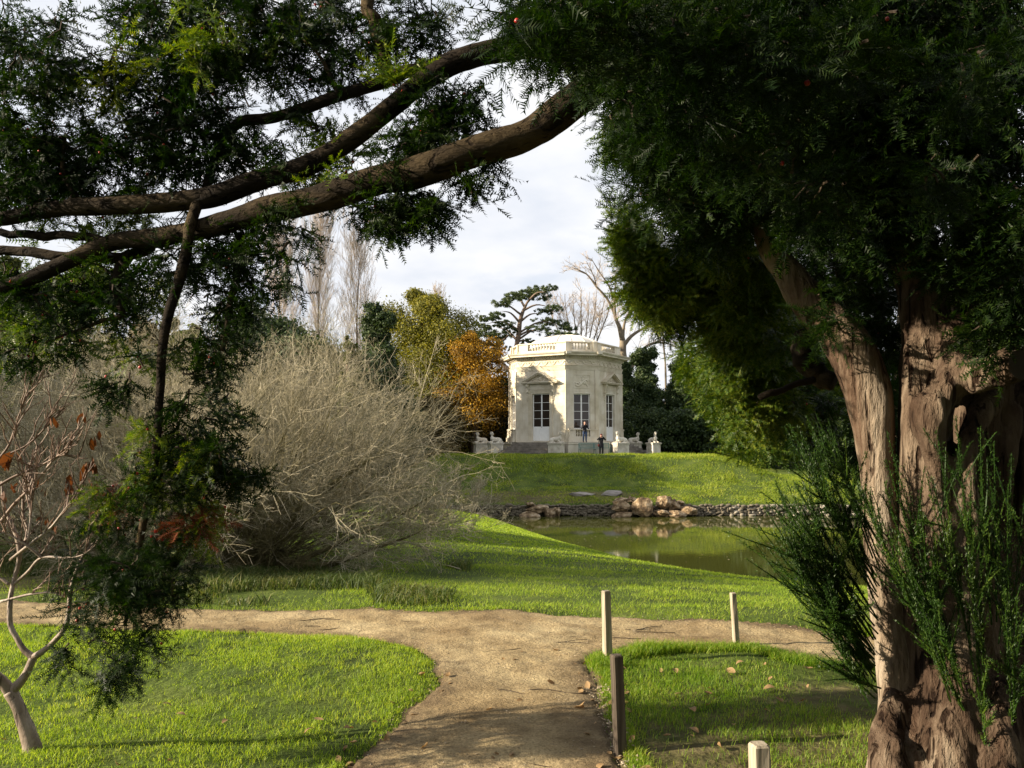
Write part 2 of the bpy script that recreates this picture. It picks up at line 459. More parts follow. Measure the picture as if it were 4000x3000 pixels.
M['litter'] = leafy('fallen_leaves', [(0.15, (0.09, 0.045, 0.018)), (0.5, (0.22, 0.13, 0.055)), (0.85, (0.45, 0.34, 0.18))], 0.25, (1.2, 1.0, 0.6), 0.7, 6.0, 0.3, 0.2)
M['pebble'] = leafy('pebbles', [(0.15, (0.13, 0.10, 0.065)), (0.5, (0.25, 0.20, 0.135)), (0.9, (0.44, 0.38, 0.29))], 0, None, 0.85)
M['post'] = simple('weathered_wood', [(0.3, (0.21, 0.175, 0.125)), (0.5, (0.34, 0.29, 0.215)), (0.7, (0.46, 0.41, 0.32))], 10, 0.85, 8, 0.5, 22, 0.006, 'Object', (3, 3, 0.18))
M['post_shaded'] = simple('shaded_wood', [(0.3, (0.035, 0.026, 0.018)), (0.5, (0.075, 0.058, 0.042)), (0.7, (0.14, 0.115, 0.085))], 10, 0.85, 8, 0.5, 22, 0.006, 'Object', (3, 3, 0.18))  # darker copy of the post wood: shade is put into the colour
M['rock'] = simple('ochre_boulder', [(0.30, (0.04, 0.028, 0.017)), (0.42, (0.15, 0.10, 0.055)), (0.54, (0.30, 0.215, 0.125)), (0.70, (0.50, 0.42, 0.31))], 3.2, 0.9, 10, 1.0, 9, 0.10)
M['slab'] = simple('grey_slab', [(0.3, (0.16, 0.145, 0.13)), (0.7, (0.33, 0.30, 0.28))], 2.0, 0.9, 7, 0.7, 7, 0.04)
M['wallstone'] = leafy('wall_stones', [(0.15, (0.045, 0.037, 0.025)), (0.5, (0.17, 0.145, 0.105)), (0.85, (0.40, 0.36, 0.29))], 0, None, 0.9, 2.0, 0.3, 0.35, 'Object')
def _stone():
    m, nt, b = new_mat('limestone')
    c = ramp(nt, noise(nt, 1.1, 6, 'Object'), [(0.3, (0.48, 0.43, 0.325)), (0.5, (0.60, 0.55, 0.445)), (0.7, (0.68, 0.64, 0.545))])
    oi = nt.nodes.new('ShaderNodeObjectInfo')
    c = mixc(nt, 1.0, c, ramp(nt, oi.outputs['Random'], [(0, (0.93, 0.91, 0.87)), (1, (1, 1, 1))]), 'MULTIPLY')
    st = ramp(nt, noise(nt, 3.0, 6, 'Object', (1, 1, 0.12)), [(0.32, (0.80, 0.76, 0.70)), (0.5, (1, 1, 1))])
    c = mixc(nt, 0.5, c, st, 'MULTIPLY')
    nt.links.new(c, b.inputs['Base Color']); b.inputs['Roughness'].default_value = 0.85
    b.inputs['Specular IOR Level'].default_value = 0.2
    bump(nt, b, noise(nt, 30, 4), 0.15, 0.01)
    return m
M['stone'] = _stone()
M['pale_stone'] = simple('pale_carved_stone', [(0.3, (0.36, 0.32, 0.25)), (0.5, (0.52, 0.48, 0.40)), (0.7, (0.64, 0.61, 0.53))], 2.5, 0.85, 7, 0.3, 14, 0.02)
M['dome'] = simple('dome_lead_white', [(0.3, (0.62, 0.57, 0.48)), (0.7, (0.74, 0.70, 0.62))], 1.2, 0.6)
M['step'] = simple('grey_step_stone', [(0.3, (0.10, 0.088, 0.072)), (0.5, (0.17, 0.15, 0.125)), (0.7, (0.25, 0.225, 0.19))], 2.0, 0.9, 7, 0.3, 20, 0.01)
M['white_paint'] = simple('white_paint', [(0.3, (0.72, 0.72, 0.70)), (0.7, (0.80, 0.80, 0.78))], 4, 0.5)
m, nt, b = new_mat('dark_glass'); b.inputs['Base Color'].default_value = (0.035, 0.026, 0.02, 1); b.inputs['Roughness'].default_value = 0.05; b.inputs['Specular IOR Level'].default_value = 0.45
bump(nt, b, noise(nt, 2.0, 2), 0.05, 0.02); M['glass'] = m
M['curtain'] = simple('brown_curtain', [(0.3, (0.07, 0.04, 0.03)), (0.7, (0.12, 0.075, 0.055))], 5, 0.9)
M['bench'] = simple('green_bench_paint', [(0.3, (0.13, 0.21, 0.18)), (0.7, (0.20, 0.29, 0.25))], 6, 0.5, spec=0.4)
M['skin'] = simple('skin', [(0.3, (0.42, 0.22, 0.16)), (0.7, (0.52, 0.29, 0.21))], 8, 0.55)
M['black_cloth'] = simple('black_cloth', [(0.3, (0.010, 0.010, 0.013)), (0.7, (0.022, 0.021, 0.026))], 8, 0.9)
M['jeans'] = simple('jeans', [(0.3, (0.030, 0.048, 0.10)), (0.7, (0.055, 0.085, 0.16))], 8, 0.9)
M['hair'] = simple('dark_hair', [(0.3, (0.022, 0.012, 0.009)), (0.7, (0.05, 0.025, 0.018))], 20, 0.6)
M['red_hat'] = simple('dark_red_hat', [(0.3, (0.05, 0.010, 0.012)), (0.7, (0.10, 0.018, 0.02))], 10, 0.9)
M['red_bag'] = simple('red_bag', [(0.3, (0.13, 0.02, 0.018)), (0.7, (0.2, 0.03, 0.025))], 10, 0.7)
M['camera_black'] = simple('camera_body', [(0.3, (0.01, 0.01, 0.01)), (0.7, (0.03, 0.03, 0.03))], 10, 0.4)

# ------------------------------------------------------------------ the lie of the land
WATER_Z = -3.0
PATH = np.array([(-1.25, -3), (-1.15, 2.5), (-.95, 3.6), (-.84, 4.13), (-.68, 4.99), (-.535, 5.7), (-.557, 6.23), (-.81, 6.7), (-1.3, 7.16), (-1.99, 7.3), (-2.9, 7.36),
                 (-4.6, 7.57), (-9, 8.2), (-14, 9.2), (-14, 10.6), (-9, 9.3), (-5.2, 8.6), (-3.2, 8.25), (-1.5, 8.2), (0, 8.0), (.96, 7.9), (1.8, 7.57), (2.45, 7.36), (2.8, 7.07), (4, 6.6), (7, 5.4), (14, 2.5),
                 (14, 1.0), (7, 4.3), (4, 5.7), (2.39, 6.3), (1.84, 6.72), (1.22, 6.7), (.68, 6.46), (.56, 6.16), (.54, 5.4), (.54, 4.5), (.55, 4.13), (.6, 3.5), (.65, 2.5), (.7, -3)])

def path_sd(x, y):
    """signed distance to the path's outline, negative on the path"""
    x = np.asarray(x, float).ravel(); y = np.asarray(y, float).ravel()
    a = PATH; b = np.roll(PATH, -1, 0)
    d2 = np.full(x.shape, 1e9); ins = np.zeros(x.shape, bool)
    for (ax, ay), (bx, by) in zip(a, b):
        ex, ey = bx - ax, by - ay
        t = np.clip(((x - ax) * ex + (y - ay) * ey) / (ex * ex + ey * ey), 0, 1)
        d2 = np.minimum(d2, (x - ax - t * ex) ** 2 + (y - ay - t * ey) ** 2)
        c = (ay > y) != (by > y)
        with np.errstate(divide='ignore', invalid='ignore'):
            xi = ex * (y - ay) / (ey if ey != 0 else 1e-12) + ax
        ins ^= c & (x < xi)
    d = np.sqrt(d2)
    return np.where(ins, -d, d)

def path_edge(x, y):
    """the same with the ragged edge of a trodden path"""
    p = np.stack([np.ravel(x), np.ravel(y), np.zeros(np.size(x))], -1)
    return path_sd(x, y) + 0.045 * vnoise(p * 2.3, 3) + 0.016 * vnoise(p * 9, 4)

def sstep(a, b, x):
    t = np.clip((x - a) / (b - a), 0, 1); return t * t * (3 - 2 * t)

def shore(x):
    return np.interp(x, [-40, -3, -1.5, 0, 2.4, 3.6, 4.7, 6.8, 9.2, 11.8, 20, 40, 80], [54, 53.5, 51.5, 47.9, 39.2, 34.3, 31.2, 28, 26.8, 25.9, 25, 26, 30])

def H(x, y):
    x = np.asarray(x, float); y = np.asarray(y, float); sh = x.shape
    x = x.ravel(); y = y.ravel()
    s = shore(x); dep = np.interp(x, [-14, -4, 0], [-1.9, -2.6, -3.12])
    t = (y - 8.3) / (s - 8.3)
    near = np.where(t < 0, 0, np.where(t <= 1, dep * (0.92 * t + 0.08 * t * t), np.maximum(dep - (y - s) * 0.4, dep - 0.9)))
    prof = np.interp(y, [52.7, 56, 57.4, 58.4, 61.2, 62.4, 64, 70, 1000], [-2.32, -1.52, -1.38, -1.0, 0.18, 0.45, 0.52, 0.52, 0.52])
    low = np.interp(y, [52.7, 56, 57.5, 70, 90, 1000], [-2.32, -1.52, -1.4, -0.9, 0.4, 0.5])
    m = sstep(-9.5, -5.0, x) * (1 - sstep(15.0, 21.0, x))
    far = low + (prof - low) * m
    p = np.stack([x, y, np.zeros_like(x)], -1)
    far = far + 0.09 * vnoise(p * 0.35, 8) * sstep(54, 57, y) * (1 - sstep(63, 66, y)) + 0.04 * vnoise(p * 1.1, 9) * sstep(54, 57, y) * (1 - sstep(63, 66, y))
    z = np.where(y < 52.7, near, far)
    z = z + np.where(y < 52, 0.03 * vnoise(p * 0.8, 5) + 0.012 * vnoise(p * 3.0, 6), 0) * (1 - sstep(30, 40, y))
    nr = (y < 12) & (np.abs(x) < 15)
    if nr.any():
        z[nr] += 0.035 * sstep(-0.06, 0.10, path_sd(x[nr], y[nr])) - 0.035
    return z.reshape(sh)
def Hz(x, y): return float(H(np.array([x]), np.array([y]))[0])

def grid_sheet(xs, ys, zf):
    X, Y = np.meshgrid(xs, ys); Z = zf(X, Y)
    V = np.stack([X, Y, Z], -1).reshape(-1, 3); nx = len(xs)
    i = np.arange(len(ys) - 1)[:, None] * nx; j = np.arange(nx - 1)[None]
    q = np.stack([i + j, i + j + 1, i + nx + j + 1, i + nx + j], -1).reshape(-1, 4)
    return V, q

xs = np.unique(np.round(np.concatenate([np.linspace(-900, -60, 12), np.linspace(-60, -12, 33), np.arange(-12, -5, 0.3), np.arange(-5, 5, 0.09), np.arange(5, 24, 0.35), np.linspace(24, 60, 25), np.linspace(60, 900, 12)]), 3))
ys = np.unique(np.round(np.concatenate([np.linspace(-400, -8, 10), np.arange(-8, 2.5, 0.6), np.arange(2.5, 9.5, 0.09), np.arange(9.5, 20, 0.3), np.arange(20, 52.5, 0.5), [52.6, 52.7, 52.9], np.arange(53.3, 67, 0.3), np.linspace(67, 110, 30), np.linspace(120, 1500, 14)]), 3))
V, q = grid_sheet(xs, ys, H)

def ground_mat():
    m, nt, b = new_mat('lawn_soil')
    g = ramp(nt, noise(nt, 0.7, 6), [(0.3, (0.028, 0.040, 0.010)), (0.5, (0.058, 0.085, 0.015)), (0.7, (0.10, 0.125, 0.026))])
    soil = ramp(nt, noise(nt, 7, 7), [(0.3, (0.05, 0.036, 0.02)), (0.55, (0.12, 0.085, 0.05)), (0.7, (0.2, 0.15, 0.09))])
    # bare earth shows through under the yew and the shrubs (plain patches of the ground itself)
    tcx = nt.nodes.new('ShaderNodeTexCoord'); sp = nt.nodes.new('ShaderNodeSeparateXYZ'); nt.links.new(tcx.outputs['Object'], sp.inputs[0])
    def patch(cx, cy, rx, ry):
        sub = nt.nodes.new('ShaderNodeVectorMath'); sub.operation = 'SUBTRACT'; sub.inputs[1].default_value = (cx, cy, 0)
        dv = nt.nodes.new('ShaderNodeVectorMath'); dv.operation = 'DIVIDE'; dv.inputs[1].default_value = (rx, ry, 1e6)
        ln = nt.nodes.new('ShaderNodeVectorMath'); ln.operation = 'LENGTH'
        nt.links.new(tcx.outputs['Object'], sub.inputs[0]); nt.links.new(sub.outputs[0], dv.inputs[0]); nt.links.new(dv.outputs[0], ln.inputs[0])
        return ln.outputs['Value']
    mn = nt.nodes.new('ShaderNodeMath'); mn.operation = 'MINIMUM'
    mn2 = nt.nodes.new('ShaderNodeMath'); mn2.operation = 'MINIMUM'
    nt.links.new(patch(3.0, 3.6, 3.4, 2.6), mn.inputs[0]); nt.links.new(patch(-7.5, 11.5, 5.0, 2.6), mn.inputs[1])
    nt.links.new(mn.outputs[0], mn2.inputs[0]); nt.links.new(patch(2.5, 54.2, 9.0, 1.5), mn2.inputs[1])
    ns = nt.nodes.new('ShaderNodeMath'); ns.operation = 'ADD'; nt.links.new(mn2.outputs[0], ns.inputs[0])
    nn = nt.nodes.new('ShaderNodeMath'); nn.operation = 'MULTIPLY_ADD'; nn.inputs[1].default_value = 1.1; nn.inputs[2].default_value = -0.55
    nt.links.new(noise(nt, 2.4, 5), nn.inputs[0]); nt.links.new(nn.outputs[0], ns.inputs[1])
    f = ramp(nt, ns.outputs[0], [(0.70, (0.6, 0.6, 0.6)), (1.0, (0.0, 0.0, 0.0))])
    c = mixc(nt, f, g, soil)
    nt.links.new(c, b.inputs['Base Color']); b.inputs['Roughness'].default_value = 0.95; b.inputs['Specular IOR Level'].default_value = 0.1
    bump(nt, b, noise(nt, 14, 6), 0.7, 0.05)
    return m
ground = MB().add(V, q=q).build('ground', ground_mat(), smooth=True)
tag(ground, 'green lawn falling from the path to the pond and rising as a mound behind it', kind='structure')

# the sandy path: a sheet of its own a few mm above the soil
c = 0.025
gx = np.arange(-12, 6, c); gy = np.arange(1.0, 10.6, c)
X, Y = np.meshgrid(gx, gy)
sd = path_edge(X, Y).reshape(X.shape)
pn = np.stack([X.ravel(), Y.ravel(), np.zeros(X.size)], -1)
Z = H(X, Y) + 0.030 + (0.010 * vnoise(pn * 2.2, 21) + 0.008 * vnoise(pn * 7, 22) + 0.005 * vnoise(pn * 17, 23)).reshape(X.shape) + 0.004
Z = np.where(sd > -0.05, np.minimum(Z, H(X, Y) + 0.012), Z)
V = np.stack([X, Y, Z], -1).reshape(-1, 3)
nx = len(gx); i = np.arange(len(gy) - 1)[:, None] * nx; j = np.arange(nx - 1)[None]
q = np.stack([i + j, i + j + 1, i + nx + j + 1, i + nx + j], -1)
q = q[(sd[:-1, :-1] < 0.0)]
use = np.unique(q); remap = np.full(len(V), -1); remap[use] = np.arange(len(use))
def path_mat():
    m, nt, b = new_mat('sandy_path')
    a = ramp(nt, noise(nt, 1.1, 6), [(0.32, (0.225, 0.165, 0.088)), (0.5, (0.335, 0.26, 0.145)), (0.68, (0.42, 0.34, 0.20))])
    f = ramp(nt, noise(nt, 70, 4), [(0.35, (0.62, 0.6, 0.56)), (0.5, (1, 1, 1)), (0.72, (1.25, 1.24, 1.2))])
    c = mixc(nt, 0.8, a, f, 'MULTIPLY')
    d = ramp(nt, noise(nt, 3.5, 7, 'Object', None, 0.7), [(0.36, (0.45, 0.40, 0.34)), (0.5, (0.85, 0.83, 0.8)), (0.62, (1.08, 1.07, 1.03))])
    c = mixc(nt, 0.7, c, d, 'MULTIPLY')
    # dark humus trodden in along the ragged lawn edges
    at = nt.nodes.new('ShaderNodeAttribute'); at.attribute_name = 'humus'
    hn = nt.nodes.new('ShaderNodeMath'); hn.operation = 'MULTIPLY'; nt.links.new(at.outputs['Fac'], hn.inputs[0])
    hm = nt.nodes.new('ShaderNodeMath'); hm.operation = 'MULTIPLY_ADD'; hm.inputs[1].default_value = 3.0; hm.inputs[2].default_value = -0.6; hm.use_clamp = True
    nt.links.new(noise(nt, 5.5, 6, 'Object', None, 0.65), hm.inputs[0]); nt.links.new(hm.outputs[0], hn.inputs[1])
    c = mixc(nt, hn.outputs[0], c, (0.085, 0.060, 0.036))
    nt.links.new(c, b.inputs['Base Color']); b.inputs['Roughness'].default_value = 0.95; b.inputs['Specular IOR Level'].default_value = 0.15
    bump(nt, b, noise(nt, 40, 7, 'Object', None, 0.65), 1.0, 0.018)
    return m
path = MB().add(V[use], q=remap[q]).build('path', path_mat(), smooth=True)
hum = path.data.attributes.new('humus', 'FLOAT', 'POINT')
hum.data.foreach_set('value', np.clip(1 + sd.ravel()[use] / (0.16 + 0.22 * (V[use][:, 1] < 6.2)), 0, 1).astype(np.float32))
tag(path, 'sandy trodden path that forks between the two lawns', kind='structure')

def water_mat():
    m, nt, b = new_mat('pond_water')
    b.inputs['Base Color'].default_value = (0.046, 0.050, 0.010, 1); b.inputs['Roughness'].default_value = 0.03
    b.inputs['IOR'].default_value = 1.33; b.inputs['Specular IOR Level'].default_value = 0.65
    bump(nt, b, noise(nt, 3.0, 4, 'Object', (0.6, 1.6, 1)), 0.035, 0.03)
    return m
MB().add([(-6, 20, WATER_Z), (70, 20, WATER_Z), (70, 52.66, WATER_Z), (-6, 52.66, WATER_Z)], q=[[0, 1, 2, 3]]).build('pond_water', water_mat())
tag(bpy.data.objects['pond_water'], 'still green pond mirroring the grassy bank', kind='structure')

# a few leaves and flecks drifting on the pond
mb = MB(); n = 170
fx = rng.uniform(-1, 13, n); fy = 27 + 25 * rng.random(n) ** 0.7
ok = fy > shore(fx) + 0.6; fx, fy = fx[ok], fy[ok]; n = len(fx)
tv = np.array([(-.5, -.3, 0), (.5, -.35, .02), (.6, .3, 0.03), (-.4, .4, .01)])
th = rng.uniform(0, 2 * PI, n); R = np.zeros((n, 3, 3)); R[:, 0, 0] = np.cos(th); R[:, 0, 1] = -np.sin(th); R[:, 1, 0] = np.sin(th); R[:, 1, 1] = np.cos(th); R[:, 2, 2] = 1
mb.inst(tv, np.array([[0, 1, 2], [0, 2, 3]]), R, np.stack([fx, fy, np.full(n, WATER_Z + 0.006)], -1), rng.uniform(0.03, 0.085, n))
tag(mb.build('floating_leaves', M['pebble']), 'pale leaf flecks floating on the green pond', kind='stuff')

# ------------------------------------------------------------------ retaining wall of rough stones along the far bank
wall = thing('stone_wall', 'low rough stone retaining wall along the far bank of the pond', 'wall', (6, 52.6, WATER_Z))
MB().box(-10.5, 30, 0.02, 0.28, -0.6, 0.60).build('wall_core', simple('wall_mortar', [(0.3, (0.018, 0.015, 0.010)), (0.7, (0.045, 0.038, 0.027))], 6, 0.95), wall)
stone_me = []
for k in range(5):
    b_ = MB().ball((0, 0, 0), (0.56, 0.5, 0.56), 7, 5)
    Vv, t_, q_ = b_.arrays()
    Vv = np.sign(Vv) * np.abs(Vv) ** 0.8
    Vv = Vv * (1 + 0.22 * fbm(Vv * 2.2 + 9 * k, 40 + k)[:, None])
    mm = MB().add(Vv, t=t_, q=q_).mesh('wall_stone', True); mm.materials.append(M['wallstone']); stone_me.append((mm, Vv, t_, q_))
spots = []
for row in range(5):
    x = -10.4 + rng.uniform(0, 0.2)
    while x < 26:
        w = rng.uniform(0.10, 0.36) if rng.random() < .8 else .45; h = rng.uniform(0.10, 0.20)
        spots.append((x + w / 2, 0.0, 0.06 + row * 0.135 + rng.uniform(-0.05, 0.05), w * rng.uniform(.82, 1.05), rng.uniform(.12, .30), h)); x += w * 0.97
spots.sort(key=lambda s: abs(s[0] + 0.5))
rest = MB()
for k, s in enumerate(spots):
    mm, Vv, t_, q_ = stone_me[k % 5]
    if k < 290:
        put('stone', mm, wall, s[:3], (rng.uniform(-.2, .2), rng.uniform(-.4, .4), 0), s[3:])
    else:
        rest.add(Vv * np.array(s[3:]) + np.array(s[:3]), t=t_, q=q_)
tag(rest.build('stonework', M['wallstone'], wall, True), kind='stuff')

def rock_mesh(seed, flat=1.0):
    b_ = MB().ball((0, 0, 0), 0.5, 36, 22); Vv, t_, q_ = b_.arrays()
    r_ = np.random.default_rng(seed)
    for k in range(22):                                  # planar facets of broken stone
        n_ = unit(r_.normal(size=3)); d_ = r_.uniform(0.27, 0.45)
        h_ = Vv @ n_ - d_; Vv = Vv - np.maximum(h_, 0)[:, None] * n_ * 0.9
    Vv = Vv * (1 + 0.16 * fbm(Vv * 4, seed, 4)[:, None])
    Vv = Vv / (np.abs(Vv).max(0) * 2)
    return MB().add(Vv, t=t_, q=q_).mesh('boulder', False)
def boulder(u, v, w, h, label, seed, d=52.15, mat='rock', dep=0.9, rot=0.0, name='boulder', cat='boulder', group='ochre boulders at the foot of the far bank'):
    """u, v, w, h in photo pixels"""
    p = P(u, v, d); s = d / FPX
    me = rock_mesh(seed)
    o = obj(name, me, M[mat]); o.location = p; o.scale = (w * s * 1.06, dep, h * s * 1.1); o.rotation_euler = (0, rot, 0)
    return tag(o, label, cat, group)
for i_, (x, y, w, h, rot, d, lab) in enumerate([
    (692, 396, 128, 48, -.12, 52.1, 'pale flat-topped boulder lying across the two lower stones of the left pile'),
    (652, 371, 46, 26, .1, 52.3, 'small pale rock on the top left of the left boulder pile'),
    (650, 437, 112, 50, 0, 52.0, 'rounded wet boulder at the lower left of the left pile, half in the pond'),
    (762, 424, 66, 58, .1, 52.0, 'pale pointed boulder at the right foot of the left pile'),
    (800, 415, 40, 60, 0, 52.2, 'narrow brown rock behind the right end of the left pile'),
    (372, 428, 74, 30, 0, 52.2, 'low brown rock alone at the far left end of the stone wall'),
    (1146, 386, 106, 64, .05, 52.0, 'ochre boulder at the left of the right pile, above the one standing in water'),
    (1150, 436, 116, 56, 0, 51.8, 'large round boulder standing in the water at the left of the right pile'),
    (1268, 392, 138, 108, -.15, 51.9, 'biggest boulder, a tall ochre block in the middle of the right pile'),
    (1136, 352, 82, 30, -.25, 52.5, 'flat reddish rock at the top left corner of the right pile'),
    (1203, 350, 62, 36, .1, 52.4, 'golden round rock on top of the right pile, left of its middle'),
    (1372, 362, 92, 70, .2, 52.2, 'orange boulder crowning the middle of the right pile'),
    (1424, 380, 90, 66, .45, 52.4, 'dark brown sloping boulder right of the orange crowning one'),
    (1456, 364, 56, 28, .1, 52.6, 'small ochre rock at the upper right of the right pile'),
    (1358, 418, 88, 50, 0, 51.9, 'grey brown boulder at the waterline under the crowning boulder'),
    (1446, 428, 104, 50, .2, 51.8, 'dark wet boulder at the waterline on the right of the pile'),
    (1514, 405, 104, 52, .3, 52.1, 'long sloping boulder at the right end of the right pile')]):
    boulder(1600 + x * .7233, 1700 + y * .7233, w * .7233, h * .7233, lab, 100 + i_, d, rot=rot)
boulder(2276, 1933, 104, 24, 'long flat grey slab on the bank, the left of two', 140, 54.6, 'slab', 0.8, 0.06, 'stone_slab', 'stone slab', 'flat grey slabs on the bank')
boulder(2383, 1930, 92, 30, 'hump-backed grey slab on the bank, the right of two', 141, 54.7, 'slab', 0.8, -0.08, 'stone_slab', 'stone slab', 'flat grey slabs on the bank')

# ------------------------------------------------------------------ wooden posts
def post(x, y, h, w, lean, rz, label, dark=False):
    mb = MB(); hw = w / 2; ch = w * 0.12
    rings = []
    for k, (z, s) in enumerate([(-0.15, 1.0), (0.0, 1.03), (h * .25, 1.0), (h * .5, .99), (h * .75, .98), (h - ch, .98), (h, .80)]):
        o_ = hw * s
        c_ = np.array([(-o_ + ch, -o_), (o_ - ch, -o_), (o_, -o_ + ch), (o_, o_ - ch), (o_ - ch, o_), (-o_ + ch, o_), (-o_, o_ - ch), (-o_, -o_ + ch)])
        rings.append(np.hstack([c_ + rng.normal(0, w * .012, c_.shape) + np.array([lean[0] * z, lean[1] * z]), np.full((8, 1), z)]))
    Vv = np.vstack(rings); n_ = len(rings)
    q_ = [[i * 8 + j, i * 8 + (j + 1) % 8, i * 8 + 8 + (j + 1) % 8, i * 8 + 8 + j] for i in range(n_ - 1) for j in range(8)]
    t_ = [[(n_ - 1) * 8, (n_ - 1) * 8 + j, (n_ - 1) * 8 + j + 1] for j in range(1, 7)]
    mb.add(Vv, t=t_, q=q_)
    o = mb.build('wooden_post', M['post_shaded' if dark else 'post']); o.location = (x, y, Hz(x, y)); o.rotation_euler = (0, 0, rz)
    return tag(o, label, 'post', 'wooden posts along the path')
p1 = P(2374, 2565, 6.22); p2 = P(2423, 2905, 4.47)
post(p1[0], 6.22, 0.50, 0.058, (-.02, 0), 0.30, 'pale sunlit wooden post at the fork of the path, left of the two far ones')
post(p2[0], 4.47, 0.515, 0.058, (-.035, 0), 0.25, 'shaded wooden post standing where the path borders the shaded lawn', True)
post(P(2972, 3000, 3.0)[0], 3.0, 0.545, 0.062, (-.01, 0), 0.12, 'grey post in front, cut off by the bottom edge of the photo')
post(P(2878, 2510, 6.75)[0], 6.75, 0.435, 0.043, (-.06, 0), 0.2, 'thin leaning wooden post in the tufts near the right branch of the path')

# ------------------------------------------------------------------ grass: blades as real geometry, too many to count
def blades(mb, x, y, h, w, lean=0.45, seg3=True, z=None, wind=(0.1, 0)):
    n = len(x)
    if z is None: z = H(x, y)
    th = rng.uniform(0, 2 * PI, n); c_, s_ = np.cos(th), np.sin(th)
    h = np.broadcast_to(h, (n,)) * rng.uniform(0.55, 1.25, n); w = np.broadcast_to(w, (n,)) * rng.uniform(0.7, 1.2, n)
    lx = rng.normal(0, lean, n) * h + wind[0] * h; ly = rng.normal(0, lean, n) * h + wind[1] * h
    b0 = np.stack([x - c_ * w / 2, y - s_ * w / 2, z - 0.006], -1); b1 = np.stack([x + c_ * w / 2, y + s_ * w / 2, z - 0.006], -1)
    tip = np.stack([x + lx, y + ly, z + h * rng.uniform(0.75, 1.0, n)], -1)
    if seg3:
        mid = np.stack([x + lx * .35, y + ly * .35, z + h * .6], -1)
        m0 = mid + np.stack([-c_ * w * .38, -s_ * w * .38, 0 * z], -1); m1 = mid + np.stack([c_ * w * .38, s_ * w * .38, 0 * z], -1)
        Vv = np.stack([b0, b1, m1, m0, tip], 1).reshape(-1, 3); o_ = (np.arange(n) * 5)[:, None]
        mb.add(Vv, t=np.array([[3, 2, 4]]) + o_, q=np.array([[0, 1, 2, 3]]) + o_)
    else:
        Vv = np.stack([b0, b1, tip], 1).reshape(-1, 3); mb.add(Vv, t=np.array([[0, 1, 2]]) + (np.arange(n) * 3)[:, None])

def scatter(n, x0, x1, y0, y1, keep):
    x = rng.uniform(x0, x1, n); y = rng.uniform(y0, y1, n); k = keep(x, y); return x[k], y[k]
def vis(x, y, pad=0.06): return np.abs(x) < (0.606 + pad) * y + 0.3

def pn2(x, y): return np.stack([x, y, np.zeros_like(x)], -1)
mb = MB()
x, y = scatter(260000, -5.6, 0, 2.9, 8.2, lambda x, y: vis(x, y) & (path_edge(x, y) > -0.005))
k = rng.random(len(x)) < np.clip(0.55 + 0.5 * vnoise(pn2(x, y) * 2.5, 31) + 0.45 * vnoise(pn2(x, y) * 8, 61) + 0.3 * vnoise(pn2(x, y) * 17, 68), 0.06, 1); x, y = x[k], y[k]
blades(mb, x, y, 0.028 + 0.012 * vnoise(pn2(x, y) * 1.7, 32) + 0.008 * vnoise(pn2(x, y) * 7, 62), 0.0030, 0.75)
x, y = scatter(60000, -5.6, 0, 2.9, 8.4, lambda x, y: vis(x, y) & (np.abs(path_edge(x, y) - 0.03) < 0.05))
blades(mb, x, y, 0.034, 0.003, 0.8)
tag(mb.build('grass', M['grass']), 'bright sunlit grass on the left lawn', kind='stuff')

x, y = scatter(140000, -8, 4, 3.0, 9.2, lambda x, y: vis(x, y) & (np.abs(path_edge(x, y)) < 0.07) & (x < 0.3))
k = rng.random(len(x)) < np.clip(0.35 + 0.9 * vnoise(pn2(x, y) * 6, 66), 0, 1) * np.where(path_edge(x, y) < 0, np.clip(1 + path_edge(x, y) / 0.07, 0, 1), 1); x, y = x[k], y[k]
mb2 = MB(); blades(mb2, x, y, 0.032, 0.003, 0.9, z=H(x, y) + 0.012)
tag(mb2.build('grass', M['grass']), 'short grass creeping over the left edges of the path', kind='stuff')
mb = MB()
x, y = scatter(40000, 0.4, 7, 3.0, 9.2, lambda x, y: vis(x, y) & (np.abs(path_edge(x, y)) < 0.06) & (x > 0.3))
k = rng.random(len(x)) < np.clip(0.3 + 0.9 * vnoise(pn2(x, y) * 6, 67), 0, 1); x, y = x[k], y[k]
blades(mb, x, y, 0.034, 0.003, 0.9, z=H(x, y) + 0.012)
x, y = scatter(170000, 0.4, 4.6, 2.4, 7.0, lambda x, y: vis(x, y, .1) & (path_edge(x, y) > -0.02) & (x < 4.4))
k = rng.random(len(x)) < np.clip(0.34 + 0.6 * vnoise(pn2(x, y) * 2.2, 33) + 0.4 * vnoise(pn2(x, y) * 6, 63), 0.05, 1); x, y = x[k], y[k]
blades(mb, x, y, 0.034 + 0.014 * vnoise(pn2(x, y) * 1.7, 34), 0.0030, 0.5)
x, y = scatter(90000, 0.4, 4.2, 5.2, 7.2, lambda x, y: (path_edge(x, y) > -0.02) & (path_edge(x, y) < 0.22) & (y > 5.9 + 0.1 * x))
blades(mb, x, y, 0.075 + 0.03 * vnoise(pn2(x, y) * 4, 35), 0.0045, 0.55)
x, y = scatter(26000, 0.4, 1.0, 2.6, 6.4, lambda x, y: (path_edge(x, y) > 0.0) & (path_edge(x, y) < 0.12))
blades(mb, x, y, 0.05, 0.004, 0.5)
tag(mb.build('grass', M['grass_shade']), 'sparse grass on the lawn under the yew at right', kind='stuff')

